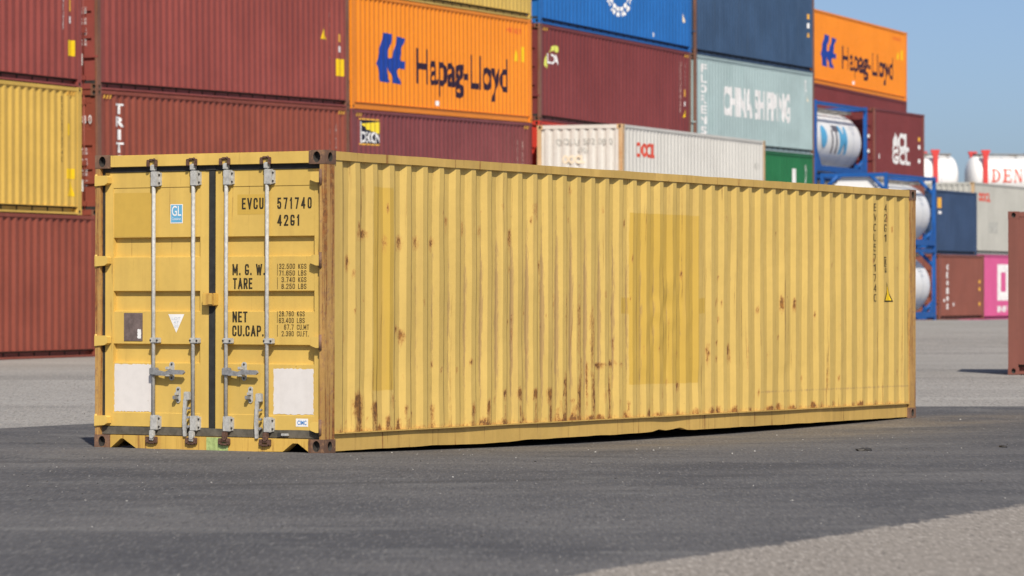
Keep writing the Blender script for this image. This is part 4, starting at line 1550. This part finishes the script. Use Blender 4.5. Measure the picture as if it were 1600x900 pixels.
# door end: header and notched sill
b = MB()
b.box(0.010, 0.10, 0.163, W - 0.163, 2.482, H - 0.006, bev=0.003)
link('end_header', b.mesh('end_header'), M['yellow_door'], YC)
b = MB()
sill = [(2.275, 0.118), (2.275, 0.006), (2.268, 0.006), (2.160, 0.088), (2.134, 0.088), (1.985, 0.000), (1.2, -0.004), (0.437, 0.006), (0.335, 0.080), (0.280, 0.080), (0.172, 0.010), (0.163, 0.010), (0.163, 0.118)]
quads = []
for (ya, za), (yb, zb) in zip(sill[1:-1], sill[2:-1]):
    if ya - yb < 1e-4:
        continue
    b.face([(0.016, ya, za), (0.016, ya, 0.118), (0.016, yb, 0.118), (0.016, yb, zb)])
    b.face([(0.016, ya, za), (0.016, yb, zb), (0.11, yb, zb), (0.11, ya, za)])
b.face([(0.016, 2.275, .118), (0.016, .163, .118), (0.11, .163, .118), (0.11, 2.275, .118)])
sl = link('end_sill', b.mesh('end_sill'), M['yellow_sill'], YC)
mark(sl, RECT, M['green_tint'], (1.237, 1.007, 0.002, 0.116), 'end', base=0.016, off=0.0015, name='paint_smear')

# gaskets
b = MB()
b.box(0.046, 0.10, 0.05, 2.40, 2.437, 2.481)
b.box(0.046, 0.10, 1.172, 1.234, 0.19, 2.436)
b.box(0.047, 0.10, 2.364, 2.413, 0.19, 2.436)
b.box(0.040, 0.10, 1.160, 1.262, 2.44, 2.496)
link('door_gasket', b.mesh('door_gasket'), M['gasket'], YC)
b = MB()
ng = 60
for i in range(ng):
    ya, yb = 0.05 + 2.36 * i / ng, 0.05 + 2.36 * (i + 1) / ng
    za, zb = [0.192 + 0.006 * noise.noise(Vector((q * 5, 1, 1))) for q in (ya, yb)]
    b.face([(0.042, ya, .124), (0.042, yb, .124), (0.042, yb, zb), (0.042, ya, za)])
    b.face([(0.042, ya, za), (0.042, yb, zb), (0.10, yb, zb), (0.10, ya, za)])
b.face([(0.042, .05, .124), (0.042, 2.41, .124), (0.10, 2.41, .124), (0.10, .05, .124)])
link('door_gasket', b.mesh('door_gasket'), M['gasket_dusty'], YC)

GR = [(1.862, 1.684), (1.390, 1.207), (0.925, 0.753)]
DL = link('door', m_door(1.236, 2.362, 0.196, 2.435, GR, 1.333, 2.275, 0.315, 2.300), M['yellow_door'], YC)
DR = link('door', m_door(0.060, 1.170, 0.190, 2.435, GR, 0.138, 1.090, 0.315, 2.296), M['yellow_door'], YC)

# repainted patches, plates and lettering on the doors (panel skin lies at x = 0.061)
PX = 0.061


def ragged(n=26, a=0.012):
    p = []
    for k in range(n):
        p.append((k / n, a * rr.uniform(-1, 1)))
    for k in range(n):
        p.append((1 + a * rr.uniform(-1, 1), k / n))
    for k in range(n):
        p.append((1 - k / n, 1 + a * rr.uniform(-1, 1)))
    for k in range(n):
        p.append((a * rr.uniform(-1, 1), 1 - k / n))
    return [p]


dm_ = lambda par, src, mat, y0, y1, z0, z1, **k: mark(par, src, M[mat], (y0, y1, z0, z1), 'end', base=PX, off=k.pop('off', 0.002), **k)
dm_(DL, RECT, 'yellow_fresh', 2.270, 1.848, 1.868, 2.254, off=.001, name='paint_patch')
dm_(DL, ragged(), 'white_patch', 2.268, 1.846, 0.322, 0.748, name='paint_patch')
dm_(DR, ragged(), 'white_patch', 0.566, 0.145, 0.322, 0.723, name='paint_patch')
dm_(DR, RECT, 'yellow_fresh', 0.944, 0.640, 2.050, 2.223, off=.001, name='paint_patch')
b = MB()
b.box(PX - .006, PX - .0005, 1.955, 2.158, 0.947, 1.195, bev=.002)
pl = link('data_plate', b.mesh('data_plate'), M['plate_grey'], DL)
dm_(DL, ragged(10, .08), 'white_decal', 2.010, 1.965, 0.965, 1.055, off=.009, name='sticker')
dm_(DL, [[(0, 1), (.5, 0), (1, 1)]], 'white_decal', 1.678, 1.506, 1.022, 1.185, off=.002, name='sticker')
for k, (s_, w_) in enumerate((('LOT', .06), ('47', .035), ('20', .03))):
    dm_(DL, s_, 'pale_ink', 1.592 + w_ / 1.3, 1.592 - w_ / 1.3, 1.135 - k * .032, 1.158 - k * .032, off=.004)
dm_(DL, RECT, 'white_decal', 1.657, 1.525, 1.981, 2.148, off=.0015, name='sticker')
dm_(DL, RECT, 'blue_sticker', 1.650, 1.532, 1.990, 2.142, off=.003, name='sticker')
dm_(DL, 'GL', 'white_decal', 1.640, 1.540, 2.045, 2.135, off=.0045, weight=0.01)
dm_(DL, 'Container', 'white_decal', 1.640, 1.540, 2.010, 2.032, off=.0045)
dm_(DR, RECT, 'white_decal', 0.326, 0.200, 0.223, 0.292, off=.008, name='sticker')
dm_(DR, 'CIMC', 'blue_ink', 0.310, 0.216, 0.238, 0.276, off=.0095, weight=0.02)
dm_(DR, strokes('EVCU', .15, .14), 'black_ink', 0.897, 0.669, 2.093, 2.194, name='lettering')
dm_(DR, strokes('571740', .15, .23), 'black_ink', 0.529, 0.171, 2.093, 2.194, name='lettering')
dm_(DR, strokes('42G1', .15, .2), 'black_ink', 0.528, 0.296, 1.946, 2.046, name='lettering')
dm_(DR, strokes('M. G. W.', .15, .12), 'black_ink', 0.997, 0.654, 1.524, 1.623, name='lettering')
dm_(DR, strokes('TARE', .15, .10), 'black_ink', 0.990, 0.785, 1.403, 1.501, name='lettering')
dm_(DR, strokes('NET', .15, .10), 'black_ink', 0.996, 0.836, 1.115, 1.212, name='lettering')
dm_(DR, strokes('CU.CAP.', .15, .10), 'black_ink', 0.996, 0.666, 0.994, 1.090, name='lettering')
rows = [('32.500', 'KGS', .508, .342, .309, .223), ('71.650', 'LBS', .508, .342, .309, .223), ('3.740', 'KGS', .482, .342, .309, .223), ('8.250', 'LBS', .482, .342, .309, .223)]
for k, (a, c_, y0, y1, y2, y3) in enumerate(rows):
    z = 1.622 - k * 0.0572
    dm_(DR, strokes(a, .12, .13), 'faded_ink', y0, y1, z - .045, z, name='lettering')
    dm_(DR, strokes(c_, .12, .11), 'faded_ink', y2, y3, z - .045, z, name='lettering')
rows = [('28.760', 'KGS', .508, .354, .321, .240), ('63.400', 'LBS', .508, .354, .321, .240), ('67.7', 'CU.MT', .455, .354, .321, .196), ('2.390', 'CU.FT.', .480, .354, .321, .200)]
for k, (a, c_, y0, y1, y2, y3) in enumerate(rows):
    z = 1.214 - k * 0.0572
    dm_(DR, strokes(a, .12, .13), 'faded_ink', y0, y1, z - .045, z, name='lettering')
    dm_(DR, strokes(c_, .12, .11), 'faded_ink', y2, y3, z - .045, z, name='lettering')
for z in (1.622, 1.505, 1.214, 1.095):
    dm_(DR, RECT, 'faded_ink', .526, .521, z - .10, z, name='ruled_line')

# lock rods with brackets, cams and handles
ROD_X = 0.026


def rod_parts(door, y, zhi, zlo, mids):
    b = MB()
    b.cyl((ROD_X, y, 0.10), (ROD_X, y, 2.50), 0.0168, n=14)
    rod = link('lock_rod', b.mesh('lock_rod'), M['zinc'], door)
    for (z0_, z1_) in ((2.305, 2.437), (0.168, 0.300)):
        b = MB()
        b.box(0.004, 0.056, y - 0.052, y + 0.022, z0_, z1_, bev=.006)
        b.box(0.030, 0.056, y - 0.068, y + 0.034, z0_ + .01, z1_ - .01)
        for yy in (y + .012, y - .058):
            for z in (z0_ + .03, z1_ - .03):
                b.cyl((0.022, yy, z), (0.034, yy, z), 0.0095, n=8, mi=1)
        link('rod_bracket', b.mesh('rod_bracket'), [M['zinc'], M['bolt']], rod)
    for z in mids:
        b = MB()
        b.box(0.002, 0.056, y - 0.066, y + 0.026, z - .024, z + .024, bev=.006)
        for yy in (y + .016, y - .055):
            b.cyl((-0.003, yy, z), (0.004, yy, z), 0.009, n=8, mi=1)
        link('rod_bracket', b.mesh('rod_bracket'), [M['zinc'], M['bolt']], rod)
    # top cam and keeper
    b = MB()
    b.box(0.0, 0.045, y - .026, y + .026, 2.44, 2.497, bev=.008)
    link('rod_cam', b.mesh('rod_cam'), M['zinc'], rod)
    b = MB()
    for s_ in (-1, 1):
        b.box(-0.012, 0.012, y + s_ * .042 - .014, y + s_ * .042 + .014, 2.478, 2.540, bev=.005)
    b.box(-0.008, 0.012, y - .03, y + .03, 2.528, 2.548, bev=.004)
    b.cyl((-0.02, y - .03, 2.532), (-0.005, y - .03, 2.545), .011, n=8)
    link('cam_keeper', b.mesh('cam_keeper'), M['rust_cam'], rod)
    b = MB()
    b.box(-0.012, 0.03, y - .024, y + .024, 0.075, 0.17, bev=.008)
    b.cyl((-0.018, y - .008, 0.115), (0.0, y - .008, 0.115), .022, n=10)
    link('rod_cam', b.mesh('rod_cam'), M['zinc'] if y > 1.3 else M['rust_cam'], rod)
    b = MB()
    for s_ in (-1, 1):
        b.box(-0.014, 0.014, y + s_ * .044 - .016, y + s_ * .044 + .016, 0.055, 0.110, bev=.005)
    b.box(-0.016, 0.014, y - .035, y + .035, 0.048, 0.066, bev=.005)
    link('cam_keeper', b.mesh('cam_keeper'), M['rust_cam'], rod)
    return rod


def plate_oval(b, y, z, hh, hw, x, mi=0):
    n = 8
    pts = [(y + hw * math.cos(math.pi * k / n), z + hh - hw + hw * math.sin(math.pi * k / n)) for k in range(n + 1)]
    pts += [(y + hw * math.cos(math.pi + math.pi * k / n), z - hh + hw + hw * math.sin(math.pi + math.pi * k / n)) for k in range(n + 1)]
    b.prism(pts, 'x', x - .008, x, mi)


def handles(door, r1, r2, hub, hz, lock, lz, vy, vz):
    rod1, rod2 = r1
    # horizontal handle swung from the outer rod to its catch
    b = MB()
    b.box(-0.012, 0.040, rod1 - .055, rod1 + .024, hz - .032, hz + .036, bev=.008)
    b.prism([(rod1 - .05, hz + .02), (rod1 - .16, hz - .002), (hub + .02, hz + .004), (hub - .02, hz + .020), (rod1 - .345, hz + .016), (rod1 - .36, hz - .004), (rod1 - .34, hz - .022),
             (hub, hz - .020), (rod1 - .16, hz - .036), (rod1 - .05, hz - .03)], 'x', -0.016, 0.006)
    h = link('door_handle', b.mesh('door_handle'), M['zinc_dark'], door)
    b = MB()
    plate_oval(b, hub, hz + .006, .082, .026, PX - .001)
    b.box(-0.02, PX - .008, hub - .020, hub + .020, hz - .040, hz - .022, bev=.004)
    b.box(-0.022, 0.03, hub - .016, hub + .018, hz + .020, hz + .046, bev=.004)
    b.cyl((PX - .012, hub, hz + .066), (PX - .006, hub, hz + .066), .010, n=8, mi=1)
    b.cyl((PX - .012, hub, hz - .056), (PX - .006, hub, hz - .056), .010, n=8, mi=1)
    link('handle_catch', b.mesh('handle_catch'), [M['zinc'], M['bolt']], door)
    # spare catch
    b = MB()
    plate_oval(b, lock, lz, .072, .024, PX - .001)
    b.box(0.0, PX - .008, lock - .004, lock + .026, lz - .040, lz - .006, 2, bev=.004)
    b.box(0.008, PX - .008, lock - .012, lock + .010, lz - .004, lz + .022, bev=.004)
    for q in (.048, -.050):
        b.cyl((PX - .013, lock, lz + q), (PX - .006, lock, lz + q), .010, n=8, mi=1)
    link('handle_catch', b.mesh('handle_catch'), [M['zinc'], M['bolt'], M['zinc_dark']], door)
    # upright handle hanging beside the inner rod
    b = MB()
    b.box(-0.004, 0.050, vy - .030, vy + .022, vz - .072, vz + .004, bev=.007)
    b.prism([(vy + .020, vz - .06), (vy - .012, vz - .06), (vy - .002, vz - .20), (vy - .004, vz - .385), (vy + .022, vz - .385), (vy + .030, vz - .25)], 'x', -0.006, 0.014)
    for q in (.14, .22, .30):
        b.cyl((0.0, vy - .022, vz - q), (0.03, vy - .022, vz - q), .012, n=8, mi=1)
    link('door_handle', b.mesh('door_handle'), [M['zinc'], M['zinc_dark']], door)


for y_ in (1.814, 1.388):
    rod_parts(DL, y_, 0, 0, (0.955,))
for y_ in (1.038, 0.610):
    rod_parts(DR, y_, 0, 0, (0.955,))
handles(DL, (1.814, 1.388), None, 1.636, 0.680, 1.566, 0.479, 1.450, 0.505)
handles(DR, (1.038, 0.610), None, 0.867, 0.686, 0.799, 0.489, 0.690, 0.500)

# hinges
for z in (2.365, 1.654, 0.950, 0.243):
    b = MB()
    b.prism([(2.292, z + .030), (2.292, z - .022), (2.325, z - .040), (2.432, z - .048), (2.432, z + .044), (2.31, z + .044)], 'x', -0.012, 0.050)
    b.cyl((0.012, 2.428, z - .060), (0.012, 2.428, z + .056), 0.016, n=10)
    link('hinge', b.mesh('hinge'), M['yellow_door'], DL)
for z in (2.365, 1.654, 0.950, 0.225):
    b = MB()
    b.prism([(0.142, z + .030), (0.142, z - .030), (0.085, z - .050), (0.050, z - .050), (0.050, z + .042), (0.125, z + .042)], 'x', -0.004, 0.050)
    b.cyl((0.004, 0.044, z - .070), (0.004, 0.044, z + .064), 0.015, n=10, mi=1)
    link('hinge', b.mesh('hinge'), [M['yellow_door'], M['casting_rust']], DR)
# centre lock box, odds and ends
b = MB()
b.box(-0.02, 0.060, 1.140, 1.262, 1.258, 1.369, bev=.008)
b.box(-0.026, -0.018, 1.150, 1.200, 1.268, 1.355, bev=.004)
link('lock_box', b.mesh('lock_box'), M['yellow_sill'], DL)
b = MB()
b.box(0.012, 0.040, 0.385, 0.455, 0.140, 0.162, bev=.004)
b.cyl((0.01, 0.472, 0.150), (0.03, 0.472, 0.150), .020, n=10, mi=1)
link('seal_clip', b.mesh('seal_clip'), [M['zinc'], M['bolt']], DR)

# overpainted stretches and markings on the long side
SWALL = YC
for i, ch in enumerate('EVCU571740'):
    z = 2.41 - i * 0.112
    mark(SWALL, strokes(ch, .095), M['faded_ink'], (11.075, 11.150, z - .082, z), 'side', L, 0.004, bent=True)
for i, ch in enumerate('42G1'):
    z = 2.41 - i * 0.112
    mark(SWALL, strokes(ch, .095), M['faded_ink'], (11.352, 11.425, z - .082, z), 'side', L, 0.004, bent=True)
bx = [[(0, 0), (1, 0), (1, .08), (0, .08)], [(0, .92), (1, .92), (1, 1), (0, 1)], [(0, .08), (.1, .08), (.1, .92), (0, .92)], [(.9, .08), (1, .08), (1, .92), (.9, .92)]]
mark(SWALL, bx, M['black_ink'], (11.36, 11.48, 1.71, 1.82), 'side', L, 0.004, bent=True)
mark(SWALL, strokes('0', .12), M['black_ink'], (11.385, 11.45, 1.73, 1.80), 'side', L, 0.004, bent=True)
mark(SWALL, strokes('G1', .12), M['black_ink'], (11.37, 11.45, 1.645, 1.695), 'side', L, 0.004, bent=True)
mark(SWALL, TRI, M['black_ink'], (11.345, 11.605, 1.318, 1.552), 'side', L, 0.004, 'warning_sticker', bent=True)
mark(SWALL, TRI, M['warn_yellow'], (11.370, 11.580, 1.332, 1.525), 'side', L, 0.006, 'warning_sticker', bent=True)

# ------------------------------------------------------------------ small debris on the asphalt
def flake(name, label, x, y, sx, sy, sz, mat, seed):
    r_ = random.Random(seed)
    bm = bmesh.new()
    bmesh.ops.create_icosphere(bm, subdivisions=2, radius=1)
    for q in bm.verts:
        k = 1 + 0.35 * noise.noise(q.co * 1.7 + Vector((seed, 0, 0)))
        q.co = Vector((q.co.x * sx * k, q.co.y * sy * k, max(q.co.z, -0.25) * sz * k))
    me = bpy.data.meshes.new(name)
    bm.to_mesh(me)
    bm.free()
    o = link(name, me, mat, None, (x, y, gz(x, y) + 0.006 + sz * .2))
    o.rotation_euler = (0, 0, r_.uniform(0, 3))
    o['label'] = label
    o['category'] = 'scrap'
    o['group'] = 'scraps lying on the asphalt'
    return o


flake('scrap_piece', 'long black scrap on the asphalt right of the yellow container', 3.05, 31.9, .10, .05, .022, M['bolt'], 3)
flake('scrap_piece', 'small black scrap on the asphalt near the right edge', 4.35, 32.6, .06, .03, .016, M['bolt'], 5)
flake('scrap_piece', 'small dark scrap on the pale ground left of the yellow container', -4.9, 52.0, .10, .06, .02, M['bolt'], 8)
